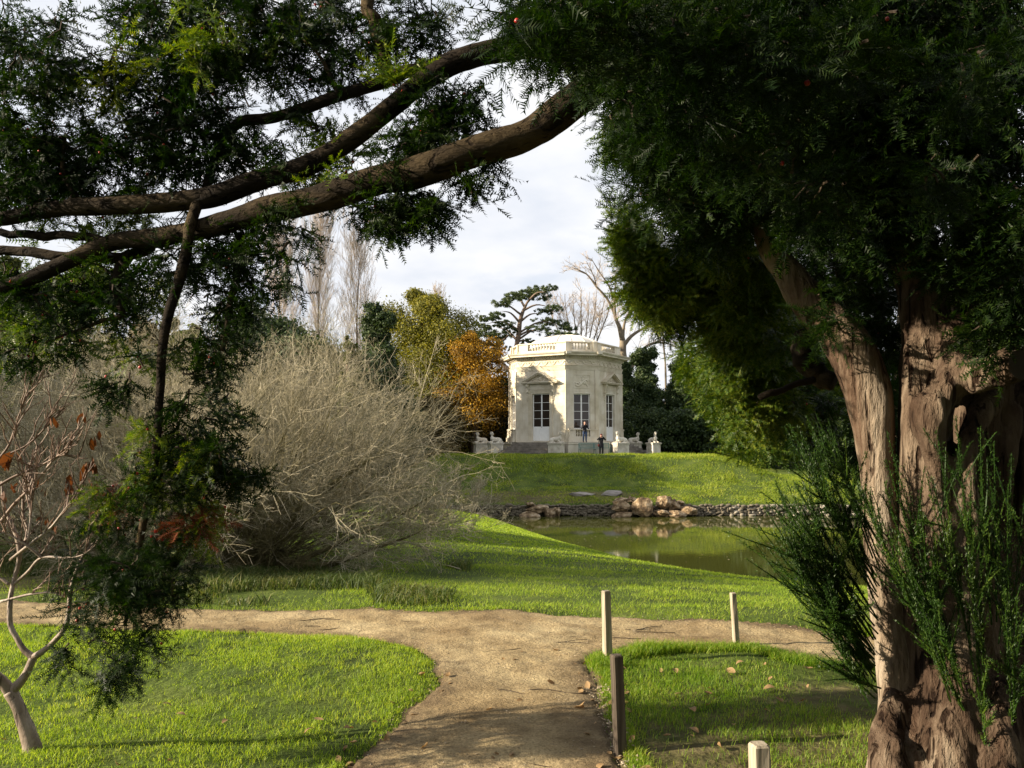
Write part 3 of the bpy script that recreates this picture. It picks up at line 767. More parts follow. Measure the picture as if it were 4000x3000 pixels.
mb = MB()
x, y = scatter(190000, -8, 7.5, 7.0, 13.5, lambda x, y: vis(x, y) & (path_edge(x, y) > 0.0) & (y > 6.9))
k = rng.random(len(x)) < np.clip(0.6 + 0.7 * vnoise(pn2(x, y) * 1.8, 36) - 0.6 * (x < -2.0), 0.05, 1); x, y = x[k], y[k]
blades(mb, x, y, 0.040, 0.005, 0.6, False)
x, y = scatter(170000, -7, 16, 13.5, 52, lambda x, y: vis(x, y) & (y < shore(x) - 0.1))
k = rng.random(len(x)) < np.clip((30 / y) ** 1.2, 0, 1); x, y = x[k], y[k]
blades(mb, x, y, 0.05, 0.0010 * y, 0.6, False)
tag(mb.build('grass', M['grass']), 'grass on the lawn that slopes down to the pond', kind='stuff')

mb = MB()
x, y = scatter(150000, -14, 26, 52.9, 66.5, lambda x, y: vis(x, y, .02))
k = rng.random(len(x)) < np.clip(0.5 + 0.8 * vnoise(pn2(x, y) * 0.8, 37) + 0.3 * vnoise(pn2(x, y) * 3, 38), 0.12, 1); x, y = x[k], y[k]
hh = 0.15 + 0.10 * vnoise(pn2(x, y) * 0.6, 39) + 0.06 * vnoise(pn2(x, y) * 2.1, 64); hh = np.where(y < 57.3, hh * 0.75, hh)
blades(mb, x, y, hh, 0.045, 0.7, False)
tag(mb.build('grass', M['grass_bank']), 'rough tufted grass on the mound below the pavilion', kind='stuff')

# weeds and dead stalks at the foot of the shrubs
mb = MB()
x, y = scatter(26000, -8.0, -0.6, 8.3, 13, lambda x, y: vis(x, y) & (path_edge(x, y) > 0.05) & (vnoise(pn2(x, y) * 1.1, 41) > -0.25))
blades(mb, x, y, 0.12 + 0.09 * vnoise(pn2(x, y) * 1.4, 42), 0.013, 0.7, True)
tag(mb.build('weeds', M['weed']), 'low weeds and dead stalks at the foot of the bare shrubs', kind='stuff')

# grit on the path
mb = MB()
tv, tt = np.array([(1, 0, 0), (0, 1, 0), (-1, 0, 0), (0, -1, 0), (0, 0, .8), (0, 0, -.8)], float), np.array([[0, 1, 4], [1, 2, 4], [2, 3, 4], [3, 0, 4]])
x, y = scatter(26000, -5, 4, 3.0, 9, lambda x, y: vis(x, y) & (path_edge(x, y) < 0.02))
n = len(x); R = basis(rand_unit(n) * np.array([1, 1, .25]), np.tile([0, 0, 1.0], (n, 1)))
mb.inst(tv * np.array([1, .75, .6]), tt, R, np.stack([x, y, H(x, y) + 0.036], -1), 0.0025 + 0.0075 * rng.random(n) ** 4)
x, y = scatter(1500, 0.15, 0.75, 3.5, 5.6, lambda x, y: np.abs(path_edge(x, y) + 0.06) < 0.14)
n = len(x); R = basis(rand_unit(n) * np.array([1, 1, .25]), np.tile([0, 0, 1.0], (n, 1)))
mb.inst(tv * np.array([1, .75, .6]), tt, R, np.stack([x, y, H(x, y) + 0.026], -1), 0.005 + 0.012 * rng.random(n) ** 2)
tag(mb.build('gravel', M['pebble']), 'grit and small stones strewn over the sandy path', kind='stuff')

# single stones, twigs and fallen leaves
def leaf_mesh(seed):
    r_ = np.random.default_rng(seed)
    n_ = 5; tt_ = np.linspace(0, 1, n_); wd = np.sin(PI * np.clip(tt_ * 0.92 + 0.05, 0, 1)) ** .8 * 0.32
    cu = r_.uniform(-.9, .9); ro = r_.uniform(.1, .7)
    rows = []
    for t_, w_ in zip(tt_, wd):
        zc_ = cu * (t_ - .5) ** 2 + r_.normal(0, .02)
        rows += [(t_ - .5, -w_, zc_ + ro * w_ * r_.uniform(.6, 1.2)), (t_ - .5, 0, zc_), (t_ - .5, w_, zc_ + ro * w_ * r_.uniform(.6, 1.2))]
    q_ = [[i * 3 + j, i * 3 + j + 1, i * 3 + 4 + j, i * 3 + 3 + j] for i in range(n_ - 1) for j in range(2)]
    Vv = np.array(rows); Vv[:, 2] -= Vv[:, 2].min()
    mm = MB().add(Vv, q=q_).mesh('fallen_leaf', True); mm.materials.append(M['litter']); return mm
leaf_me = [leaf_mesh(k) for k in range(8)]
def leaves(n, x0, x1, y0, y1, keep, label, group, s0=.025, s1=.075, lift=0.012):
    c_ = 0
    while c_ < n:
        x = rng.uniform(x0, x1); y = rng.uniform(y0, y1)
        e = path_edge(np.array([x]), np.array([y]))[0]
        if not (vis(x, y) and keep(e)): continue
        o = put('fallen_leaf', leaf_me[rng.integers(8)], None, (x, y, Hz(x, y) + lift + (0.024 if e < -0.06 else 0)), (rng.normal(0, .35), rng.normal(0, .35), rng.uniform(0, 6.3)), (rng.uniform(s0, s1),) * 3)
        tag(o, label, 'leaf', group); c_ += 1
leaves(62, 0.6, 3.2, 3.3, 6.5, lambda e: e > 0.08, 'dry brown leaf fallen on the shaded right lawn', 'leaves fallen on the right lawn', lift=0.02)
leaves(60, 0.1, 0.8, 3.6, 6.4, lambda e: abs(e) < 0.16, 'dry leaf on the gravelly edge of the path by the shaded post', 'leaves along the right edge of the path')
leaves(26, -1.2, 0.5, 3.6, 6.6, lambda e: e < -0.12, 'curled dry leaf lying on the bare sandy path', 'leaves fallen on the path')
leaves(26, -3.4, -0.6, 3.4, 5.4, lambda e: e > 0.06, 'dry leaf lying in the sunny left lawn', 'leaves fallen on the left lawn', lift=0.035)
leaves(26, -1.6, -0.4, 3.5, 6.0, lambda e: abs(e) < 0.10, 'dry leaf at the ragged left edge of the path', 'leaves along the left edge of the path')
twig_me = []
for k in range(4):
    pts = np.array([(-.5, 0, 0.01), (-.2, rng.normal(0, .05), 0.02), (.15, rng.normal(0, .05), 0.015), (.5, rng.normal(0, .06), 0.012)])
    mm = MB().tube(spline(pts, 3), 0.009, 5).mesh('fallen_twig', True); mm.materials.append(M['twig']); twig_me.append(mm)
for k in range(18):
    while True:
        x = rng.uniform(-2.2, 1.6); y = rng.uniform(4.3, 8.0)
        if path_edge(np.array([x]), np.array([y]))[0] < -0.12: break
    o = put('fallen_twig', twig_me[k % 4], None, (x, y, Hz(x, y) + 0.030), (0, 0, rng.uniform(-.6, .6) + rng.integers(2) * PI), (rng.uniform(.12, .4),) * 3)
    o.scale = (o.scale[0], o.scale[0], min(o.scale[0], .35))
    tag(o, 'thin dark twig lying on the bare sandy path', 'twig', 'twigs fallen on the path')
stone_obj = obj('loose_stone', rock_mesh(77), M['slab']); p = P(1487, 2372, 8.1); stone_obj.location = (p[0], 8.08, Hz(p[0], 8.08) + .02); stone_obj.scale = (.07, .05, .04)
tag(stone_obj, 'small pale stone at the far edge of the path below the bare shrub', 'stone')

# ------------------------------------------------------------------ the octagonal pavilion
PC = np.array([4.73, 74.97]); GZ = 0.52; TZ = 1.5
pav = thing('pavilion', 'pale limestone octagonal pavilion with low dome and roof balustrade on the mound', 'pavilion', (PC[0], PC[1], GZ))
LW, SW, LA, SA = 4.68, 2.90, 4.39, 4.76
class Face:
    """x to the viewer's right, y outwards from the wall, z up; coordinates local to the pavilion"""
    def __init__(s, deg, ap, w):
        a = math.radians(deg); s.n = np.array([-math.sin(a), -math.cos(a)]); s.t = np.array([-s.n[1], s.n[0]]); s.ap = ap; s.w = w; s.deg = deg
    def __call__(s, v):
        v = np.asarray(v, float)
        xy = s.n[None] * (s.ap + v[:, 1:2]) + s.t[None] * v[:, 0:1]
        return np.hstack([xy, v[:, 2:3] - GZ])
    def rz(s): return math.atan2(s.t[1], s.t[0])
    def loc(s, x, y, z): return tuple(s(np.array([[x, y, z]]))[0])
faces = [Face(31.7 + 45 * k, LA if k % 2 == 0 else SA, LW if k % 2 == 0 else SW) for k in range(8)]
# faces[0] = left front with door, faces[7] = middle with window, faces[6] = right with door, faces[1] = left sliver
def seen(i): return i in (0, 7, 6, 1)

def ring(levels, name, mat):
    """octagonal mouldings: list of (z, outward offset); real mitred corners"""
    mb = MB(); Vv = []
    for z, off in levels:
        for f in faces:
            k = off * math.tan(math.radians(22.5))
            Vv.append(f(np.array([[f.w / 2 + k, off, z]]))[0])
    # faces run clockwise seen from above: order corners so that quads face outwards
    n_ = len(levels); q_ = [[i * 8 + j, i * 8 + 8 + j, i * 8 + 8 + (j + 1) % 8, i * 8 + (j + 1) % 8] for i in range(n_ - 1) for j in range(8)]
    mb.add(np.array(Vv), q=q_)
    return mb.build(name, mat, pav)

# terrace block and its coping
ring([(GZ - 0.4, 0.55), (TZ - 0.16, 0.55), (TZ - 0.16, 0.62), (TZ - 0.012, 0.62), (TZ - 0.012, 0.0)], 'terrace', M['stone'])
MBS = []
# inner core (dark room behind the glass) and the ceiling
ring([(TZ, -0.60), (8.9, -0.60), (8.9, -4.0)], 'inner_wall', M['curtain'])

WIN_W, WIN_B, WIN_T = 1.44, 2.62, 5.55
DOOR_W, DOOR_B, DOOR_T = 1.70, 1.62, 5.60
ARCH_B = 7.53
def wall_pieces(f, w, ow, ob, ot, i):
    """the wall round an opening, as courses of stone blocks with open joints over a recessed backing"""
    mb = MB(); h = w / 2; o_ = ow / 2; T = 0.5
    mb.box(-h + .012, -o_ + .004, -T, -0.014, TZ, ARCH_B, f); mb.box(o_ - .004, h - .012, -T, -0.014, TZ, ARCH_B, f)
    mb.box(-o_ + .004, o_ - .004, -T, -0.014, ot + .004, ARCH_B, f)
    if ob > TZ + 0.2: mb.box(-o_ + .004, o_ - .004, -T, -0.014, TZ, ob - .004, f)
    mb.build('wall', M['stone'], pav)
    hgt = 0.603; rows = 10; z = TZ
    for r in range(rows):
        z0, z1 = TZ + r * hgt, TZ + (r + 1) * hgt - 0.012
        cuts = [-h, -h + (h - o_) * (0.42 if r % 2 else 0.0), -o_, o_, h - (h - o_) * (0.42 if r % 2 else 0.0), h]
        spans = []
        if z0 > ot - 0.02:
            spans = [(-h, -h / 3), (-h / 3, h / 3), (h / 3, h)] if r % 2 else [(-h, 0), (0, h)]
        else:
            spans = [(a, b) for a, b in ((cuts[0], cuts[1]), (cuts[1], cuts[2]), (cuts[3], cuts[4]), (cuts[4], cuts[5])) if b - a > 0.05]
            if z1 < ob: spans.append((-o_, o_))
            if z0 < ot < z1: 
                mb = MB().box(-o_ + .002, o_ - .002, -.3, 0, ot, z1, f); mb.build('stone_block', M['stone'], pav)
        for a, b in spans:
            a2 = a + (0.006 if a > -h + .01 else -0.0); b2 = b - (0.006 if b < h - .01 else 0)
            zz1 = min(z1, ARCH_B - .004)
            MB().box(a2, b2, -.3, 0, z0, zz1, f).build('stone_block', M['stone'], pav)

def glazing(f, x0, x1, z0, z1, y, rows, parent, panel_h=0.0):
    """two leaves of panes with white bars; y is the plane of the frame"""
    fw = 0.075; mb = MB(); mid = (x0 + x1) / 2
    for a, b in ((x0, x0 + fw), (x1 - fw, x1), (mid - .055, mid + .055)): mb.box(a, b, y - .03, y + .03, z0, z1, f)
    mb.box(x0 + fw, mid - .055, y - .03, y + .029, z1 - fw, z1, f); mb.box(mid + .055, x1 - fw, y - .03, y + .029, z1 - fw, z1, f)
    gb = z0 + panel_h
    mb.box(x0 + fw, mid - .055, y - .03, y + .029, z0, gb + fw, f); mb.box(mid + .055, x1 - fw, y - .03, y + .029, z0, gb + fw, f)
    if panel_h:
        for a, b in ((x0 + fw + .06, mid - .115), (mid + .115, x1 - fw - .06)):
            mb.box(a, b, y + .028, y + .042, z0 + .10, gb - .02, f)
        MB().box(mid - .012, mid + .012, y + .028, y + .06, gb - .02, gb + .08, f).build('handle', M['camera_black'], parent)
    mb.build('frame', M['white_paint'], parent)
    g0, g1 = gb + fw, z1 - fw; st = (g1 - g0) / rows
    for a, b in ((x0 + fw, mid - .055), (mid + .055, x1 - fw)):
        for r in range(rows):
            MB().box(a + .002, b - .002, y - .012, y - .004, g0 + r * st + .012, g0 + (r + 1) * st - .012, f).build('pane', M['glass'], parent)
            if r: MB().box(a + .002, b - .002, y - .025, y + .02, g0 + r * st - .016, g0 + r * st + .016, f).build('glazing_bar', M['white_paint'], parent)

baluster_prof = [(.055, 0), (.055, .05), (.035, .06), (.045, .10), (.072, .20), (.066, .27), (.036, .38), (.030, .46), (.042, .48), (.042, .50), (.055, .51), (.055, .56)]
bal_me = MB().lathe(baluster_prof, sides=9).mesh('baluster', True); bal_me.materials.append(M['stone'])

def carve(mb, f, x, z, pts, r, y=0.01, flat=0.35):
    """low relief: flattened lumps and curves on the face"""
    pts = np.asarray(pts, float)
    v3 = np.stack([x + pts[:, 0], np.full(len(pts), y), z + pts[:, 1]], -1)
    tmp = MB().tube(spline(v3, 4), r, 6); Vv, t_, q_ = tmp.arrays(); Vv[:, 1] = y + (Vv[:, 1] - y) * flat
    mb.add(f(Vv), t=t_, q=q_)
def lump(mb, f, x, z, rx, rz_, ry=0.06, y=0.0):
    tmp = MB().ball((x, y, z), (rx, ry, rz_), 9, 6); Vv, t_, q_ = tmp.arrays(); mb.add(f(Vv), t=t_, q=q_)

for i, f in enumerate(faces):
    if i % 2 == 0:                                   # ------- wide face with a glazed door
        wall_pieces(f, LW - .004, DOOR_W + .30, TZ, DOOR_T + .14, i)
        mb = MB()                                     # door surround: architrave of three stepped bands
        for a, w_, y_ in ((DOOR_W / 2, .16, .02), (DOOR_W / 2 + .16, .11, .05), (DOOR_W / 2 + .27, .05, .085)):
            mb.box(-a - w_, -a, -.25, y_, TZ, DOOR_T + w_ + (a - DOOR_W / 2), f); mb.box(a, a + w_, -.25, y_, TZ, DOOR_T + w_ + (a - DOOR_W / 2), f)
            mb.box(-a, a, -.25, y_ - .003, DOOR_T + (a - DOOR_W / 2), DOOR_T + w_ + (a - DOOR_W / 2), f)
        mb.build('door_surround', M['stone'], pav)
        mb = MB().box(-1.10, 1.10, -.02, .045, 5.96, 6.36, f)
        for k in range(-3, 4): carve(mb, f, k * .26, 6.16, [(-.12, .03), (-.05, -.07), (.05, -.05), (.12, .06)], .035, .05)
        mb.build('overdoor_frieze', M['stone'], pav)
        for s_ in (-1, 1):                            # scrolled consoles with drops
            mb = MB().box(s_ * 1.22 - .11, s_ * 1.22 + .11, 0, .10, 5.62, 6.44, f)
            pr = [(.26, 6.44), (.30, 6.33), (.27, 6.22), (.17, 6.10), (.12, 5.95), (.15, 5.84), (.19, 5.77), (.15, 5.68), (.06, 5.64), (0, 5.64), (0, 6.44)]
            k_ = len(pr); xa, xb = s_ * 1.22 - .095, s_ * 1.22 + .095
            Vv = np.array([[xa, a, b] for a, b in pr] + [[xb, a, b] for a, b in pr]); qq = [[j, (j + 1) % k_, k_ + (j + 1) % k_, k_ + j] for j in range(k_)]
            tt_ = [[k_ - 1, j, j + 1] for j in range(k_ - 2)] + [[2 * k_ - 1, k_ + j + 1, k_ + j] for j in range(k_ - 2)]
            mb.add(f(Vv), t=tt_, q=qq)
            for j in range(4): lump(mb, f, s_ * 1.24 + .03 * math.sin(j * 2), 5.52 - .15 * j, .085 - .012 * j, .085, .07, .02)
            mb.build('console', M['stone'], pav)
        ped = MB()
        ped.box(-1.72, 1.72, -.02, .34, 6.44, 6.53, f); ped.box(-1.80, 1.80, -.02, .42, 6.53, 6.60, f)
        ap_ = 7.46
        for s_ in (-1, 1):
            for (o1, o2, y_) in ((0, .10, .42), (.10, .20, .34), (.20, .24, .22)):
                poly = [(s_ * (1.83 - o1 * 1.9), 6.60), (0, ap_ - o1 * 1.0), (0, ap_ - o2 * 1.0), (s_ * (1.83 - o2 * 1.9), 6.60)]
                ped.prism(poly if s_ < 0 else poly[::-1], -.02, y_, f)
        ped.build('pediment', M['stone'], pav)
        tym = MB().prism([(-1.3, 6.60), (1.3, 6.60), (0, 7.24)], -.02, .05, f)
        for a in (-1, 1):
            carve(tym, f, 0, 6.66, [(a * .12, .1), (a * .3, .24), (a * .42, .1), (a * .3, .03), (a * .5, .02), (a * .7, .14), (a * .95, .03)], .055, .06, .8)
            carve(tym, f, 0, 6.66, [(a * .05, .3), (a * .2, .38), (a * .28, .28)], .05, .06, .8)
        lump(tym, f, 0, 6.86, .17, .2, .09, .05)
        tym.build('carved_tympanum', M['stone'], pav)
        door = MB().box(-DOOR_W / 2, DOOR_W / 2, -.35, .30, TZ, DOOR_B, f).build('door', M['stone'], pav)
        glazing(f, -DOOR_W / 2 + .004, DOOR_W / 2 - .004, DOOR_B + .004, DOOR_T - .004, -.20, 4, door, 1.12)
    else:                                            # ------- narrow face with window, relief panel and balustrade
        wall_pieces(f, SW - .004, WIN_W, WIN_B - .05, WIN_T, i)
        win = MB().box(-WIN_W / 2 - .0, WIN_W / 2 + .0, -.32, .04, WIN_B - .09, WIN_B - .02, f).build('window', M['stone'], pav)
        glazing(f, -WIN_W / 2 + .004, WIN_W / 2 - .004, WIN_B - .01, WIN_T - .004, -.20, 4, win)
        mb = MB()
        for a, b, c_, d_ in ((-.74, -.68, 6.02, 7.16), (.68, .74, 6.02, 7.16), (-.68, .68, 6.02, 6.08), (-.68, .68, 7.10, 7.16)): mb.box(a, b, -.02, .035, c_, d_, f)
        carve(mb, f, 0, 6.2, [(-.56, .1), (-.45, .02), (-.3, .0), (-.18, .08), (-.12, .22), (-.2, .3)], .07, .02, .7)
        carve(mb, f, 0, 6.2, [(-.58, .3), (-.5, .2), (-.42, .26), (-.3, .2), (-.2, .12)], .05, .02, .7)
        carve(mb, f, 0, 6.2, [(-.1, .1), (.05, .3), (.2, .42), (.32, .3), (.42, .1), (.5, .0)], .075, .02, .7)
        carve(mb, f, 0, 6.2, [(.05, .42), (.1, .6), (.02, .72)], .06, .02, .7); carve(mb, f, 0, 6.2, [(-.1, .76), (.02, .82), (.2, .76)], .045, .02, .7)
        carve(mb, f, 0, 6.2, [(.2, .42), (.38, .5), (.5, .4)], .05, .02, .7); lump(mb, f, .04, 6.72, .07, .08, .06, .02); lump(mb, f, .25, 6.45, .16, .13, .07, .0)
        mb.build('relief_panel', M['stone'], pav)
        wb = MB().box(-1.26, 1.26, .02, .30, 2.52, 2.62, f); wb.box(-1.22, 1.22, .03, .28, 1.88, 1.98, f)
        for a, b in ((-1.18, -.62), (.62, 1.18)):
            wb.box(a, b, .05, .24, 1.98, 2.52, f)
            for c_, d_, e_, g_ in ((a, a + .07, 1.98, 2.52), (b - .07, b, 1.98, 2.52), (a + .07, b - .07, 1.98, 2.05), (a + .07, b - .07, 2.45, 2.52)): wb.box(c_, d_, .238, .262, e_, g_, f)
        wb.box(-1.28, 1.28, .02, .34, 1.52, 1.88, f)
        wbo = wb.build('window_balustrade', M['stone'], pav)
        for k in range(5): put('baluster', bal_me, wbo, f.loc(-.46 + .23 * k, .15, 1.97), (0, 0, 0), (1.25, 1.25, .985))
    # ------- garlands in the frieze, all faces
    w = f.w; ng = 6 if i % 2 == 0 else 4; st = w / ng
    for k in range(ng):
        mb = MB(); x_ = -w / 2 + st * (k + .5)
        carve(mb, f, x_, 8.10, [(-st * .42, .20), (-st * .22, -.02), (0, -.09), (st * .22, -.02), (st * .42, .20)], .06, .02, .8)
        lump(mb, f, x_ - st * .48, 8.28, .055, .07, .06, .01); lump(mb, f, x_, 8.24, .10, .09, .05, .0)
        mb.build('garland', M['stone'], pav)
    # ------- parapet with balusters
    o_ = -0.18; k_ = o_ * math.tan(math.radians(22.5)); hw = w / 2 + k_
    op = 1.38 if i % 2 == 0 else 0.80
    mb = MB(); yi, yo = o_ - .34, o_
    for a, b in ((-hw, -op), (op, hw)): mb.box(a, b, yi + .002, yo - .0, 9.27, 9.83, f)
    mb.build('parapet_pier', M['stone'], pav)
    nb = 10 if i % 2 == 0 else 6
    for k in range(nb): put('baluster', bal_me, pav, f.loc(-op + .1 + (2 * op - .2) * k / (nb - 1), o_ - .17, 9.27), None, (1.15, 1.15, 1.0))
    # dentils
    mb = MB(); nd = int((w + .3) / .21)
    for k in range(nd):
        x_ = -w / 2 - .08 + (w + .16) * (k + .5) / nd; mb.box(x_ - .05, x_ + .05, .10, .235, 8.53, 8.678, f)
    tag(mb.build('dentils', M['stone'], pav), kind='stuff')
    # projecting corner strips: the middle of each narrow face lies a little behind its corners
    if i % 2 == 1:
        for s_ in (-1, 1):
            a, b = (-SW / 2, -SW / 2 + .30) if s_ < 0 else (SW / 2 - .30, SW / 2)
            MB().box(a, b, -.05, .10, TZ + .002, ARCH_B - .002, f).build('corner_pilaster', M['stone'], pav)
            MB().box(a - .12 * (s_ < 0), b + .12 * (s_ > 0), .60, .84, 8.805, 9.003, f).build('cornice_break', M['stone'], pav)
            a2, b2 = (-hw, -hw + .34) if s_ < 0 else (hw - .34, hw)
            MB().box(a2, b2, o_ - .1, o_ + .13, 9.01, 9.90, f).build('parapet_break', M['stone'], pav)
ring([(ARCH_B, -.3), (ARCH_B, .035), (7.63, .035), (7.63, .06), (7.75, .06), (7.75, .09), (7.86, .09), (7.86, .13), (7.92, .15), (7.92, .012), (7.95, .012)], 'architrave', M['stone'])
ring([(7.95, .012), (8.46, .012)], 'frieze', M['stone'])
ring([(8.44, .012), (8.44, .06), (8.50, .10), (8.68, .10), (8.68, .26), (8.72, .28), (8.72, .62), (8.84, .62), (8.84, .65), (8.92, .72), (9.0, .75), (9.0, .73), (9.06, -.05), (9.06, -.9)], 'cornice', M['stone'])
ring([(9.06, -.7), (9.06, -.14), (9.27, -.14), (9.27, -.18), (9.27, -.6)], 'parapet_base', M['stone'])
ring([(9.83, -.56), (9.83, -.14), (9.86, -.12), (9.92, -.12), (9.94, -.15), (9.94, -.55), (9.83, -.56)], 'parapet_rail', M['stone'])
# low ribbed dome and the roof flat behind the parapet
mb = MB(); R_ = 3.75; lev = []
dome_me = []
nr = 8; nseg = 40
prof = [(R_ * math.sin(a), 9.15 + 1.85 * math.cos(a)) for a in np.linspace(PI / 2, 0.02, 12)]
V_ = np.array([[r * math.cos(t), r * math.sin(t), z - GZ] for r, z in prof for t in np.arange(nseg) * 2 * PI / nseg])
q_ = [[i * nseg + j, i * nseg + (j + 1) % nseg, (i + 1) * nseg + (j + 1) % nseg, (i + 1) * nseg + j] for i in range(11) for j in range(nseg)]
dome = mb.add(V_, q=q_).build('dome', M['dome'], pav, True)
for k in range(16):
    t = k * PI / 8 + .1
    MB().tube([((r + .01) * math.cos(t), (r + .01) * math.sin(t), z - GZ + .012) for r, z in prof], .03, 5).build('dome_rib', M['dome'], dome)
mb = MB().lathe([(4.1, 9.10 - GZ), (3.6, 9.12 - GZ), (0.01, 9.14 - GZ)], sides=16).build('roof_flat', M['dome'], pav)

# plinth that carries the man, in front of the middle window; steps before the doors
f = faces[7]
MB().box(-1.65, 1.9, .4, 1.42, GZ - .4, TZ - .15, f).box(-1.68, 1.93, .4, 1.48, TZ - .15, TZ - .004, f).build('plinth', M['stone'], pav)
for i in (0, 6, 2, 4):
    f = faces[i]
    st_ = MB().box(-2.3, 2.3, .3, .9, GZ - .4, TZ - .008, f).build('staircase', M['step'], pav)
    for k in range(6):
        h_ = (TZ - .01 - GZ + .02) / 6
        wdt = 2.2 if k < 1 else 2.35 + .09 * k
        MB().box(-wdt, wdt, .88 + .32 * k - .05, .9 + .32 * (k + 1), GZ - .4 if k == 5 else GZ - .3, TZ - .01 - h_ * (k + 1) + .0, f).build('step', M['step'], st_)

# ------------------------------------------------------------------ sphinxes on pedestals
def sphinx_parts(root):
    mb = MB().box(-.42, .42, -.62, .62, -.15, .10).box(-.36, .36, -.56, .56, .10, .80).box(-.40, .40, -.60, .60, .80, .88).box(-.44, .44, -.64, .64, .88, .96)
    mb.build('pedestal', M['pale_stone'], root)
    b_ = MB()                                              # lion's body lying along y, head towards -y
    b_.tube(spline([(0, .50, 1.16, .17), (0, .30, 1.20, .20), (0, 0, 1.22, .19), (0, -.22, 1.27, .20), (0, -.32, 1.38, .17)], 5)[:, :3], spline([(0, .50, 1.16, .17), (0, .30, 1.20, .20), (0, 0, 1.22, .19), (0, -.22, 1.27, .20), (0, -.32, 1.38, .17)], 5)[:, 3], 12)
    for s_ in (-1, 1):
        b_.ball((s_ * .17, .36, 1.13), (.10, .21, .18)); b_.tube([(s_ * .19, .42, 1.02), (s_ * .21, .12, 1.01)], [.07, .055], 8); b_.ball((s_ * .21, .08, 1.0), (.065, .10, .05))
        b_.tube([(s_ * .13, -.22, 1.16), (s_ * .14, -.36, 1.05), (s_ * .14, -.56, 1.01)], [.085, .07, .055], 8); b_.ball((s_ * .14, -.58, 1.0), (.065, .09, .05))
    b_.box(-.40, .40, -.60, .60, .955, .985)
    b_.tube([(0, -.31, 1.38), (0, -.33, 1.50), (0, -.34, 1.62)], [.14, .085, .075], 10); b_.ball((-.09, -.35, 1.36), (.085, .08, .09)); b_.ball((.09, -.35, 1.36), (.085, .08, .09))
    tl = spline([(.0, .58, 1.15), (.16, .62, 1.05), (.30, .50, 1.04), (.34, .25, 1.05)], 4); b_.tube(tl, .032, 6)
    h_ = MB().ball((0, -.36, 1.72), (.092, .115, .13), 14, 10)
    h_.ball((0, -.475, 1.705), (.018, .03, .032), 6, 5); h_.ball((0, -.455, 1.655), (.035, .02, .012), 6, 4)   # nose, mouth
    for s_ in (-1, 1): h_.ball((s_ * .038, -.452, 1.735), (.02, .012, .011), 6, 4); h_.ball((s_ * .094, -.35, 1.71), (.015, .03, .035), 6, 5)
    h_.ball((0, -.33, 1.78), (.118, .13, .105), 12, 8); h_.ball((0, -.22, 1.70), (.085, .075, .10)); h_.tube([(-.085, -.30, 1.68), (-.10, -.27, 1.54)], [.04, .025], 6); h_.tube([(.085, -.30, 1.68), (.10, -.27, 1.54)], [.04, .025], 6)
    for k in range(7): h_.ball((.09 * math.cos(k * .52), -.36 - .09 * math.sin(k * .52), 1.835), .034, 6, 5)
    o = obj('body', fuse(b_, .022, 2), M['pale_stone'], root); h = obj('head', fuse(h_, .014, 1), M['pale_stone'], root)
    return root
sp = [(2173, 68.25, 60, 'white sphinx at the right end of the left stairs, just left of the bench'),
      (2425, 69.3, -62, 'white sphinx on a pedestal right of the bench, in front of the right door'),
      (1935, 71.2, -65, 'bigger white sphinx of the pair at the left end of the left stairs'),
      (1879, 74.3, -70, 'sunlit smaller sphinx farthest left, behind the bigger one'),
      (2552, 71.8, 20, 'sphinx farthest right on its own pedestal beyond the right stairs'),
      (2478, 76.2, 65, 'half hidden sphinx low behind the right stairs, second from the right')]
sroot = None
for u, d, rz, lab in sp:
    p = P(u, 1700, d); z = GZ - .02
    if sroot is None:
        sroot = sphinx_parts(thing('sphinx', lab, 'statue', (p[0], d, z), math.radians(rz), 'stone sphinxes round the pavilion'))
    else: dup(sroot, (p[0], d, z), math.radians(rz), lab)

# ------------------------------------------------------------------ green double bench
f = faces[7]; bc = f.loc(.42, 2.05, 0)
bench = thing('garden_bench', 'long green cast bench with two latticed backs below the middle window', 'bench', (PC[0] + bc[0], PC[1] + bc[1], GZ), f.rz())
bm = M['bench']
for k in range(5): MB().box(-1.31, 1.31, -.22 + .095 * k, -.145 + .095 * k, .43, .455).build('seat_slat', bm, bench)
for x0, x1 in ((-1.30, -.02), (.02, 1.30)):
    bk = MB().box(x0, x1, .25, .29, .88, .93).box(x0, x1, .25, .29, .50, .54).box(x0, x0 + .04, .25, .29, .54, .88).box(x1 - .04, x1, .25, .29, .54, .88).build('back_panel', bm, bench)
    n_ = 13
    for k in range(n_):
        xx = x0 + .07 + (x1 - x0 - .14) * k / (n_ - 1); MB().box(xx - .017, xx + .017, .258, .282, .54, .88).build('back_bar', bm, bk)
for xx in (-1.28, 0.0, 1.28):
    MB().tube([(xx, -.24, .0), (xx, -.20, .22), (xx, -.22, .43)], [.028, .022, .028], 6).tube([(xx, .36, 0), (xx, .27, .30), (xx, .25, .45), (xx, .28, .93)], .026, 6).tube([(xx, -.22, .42), (xx, .26, .42)], .024, 6).build('leg_frame', bm, bench)
    if xx: MB().tube(spline([(xx, .27, .68), (xx, .0, .70), (xx, -.2, .66), (xx, -.24, .55), (xx, -.22, .43)], 4), .022, 6).build('armrest', bm, bench)

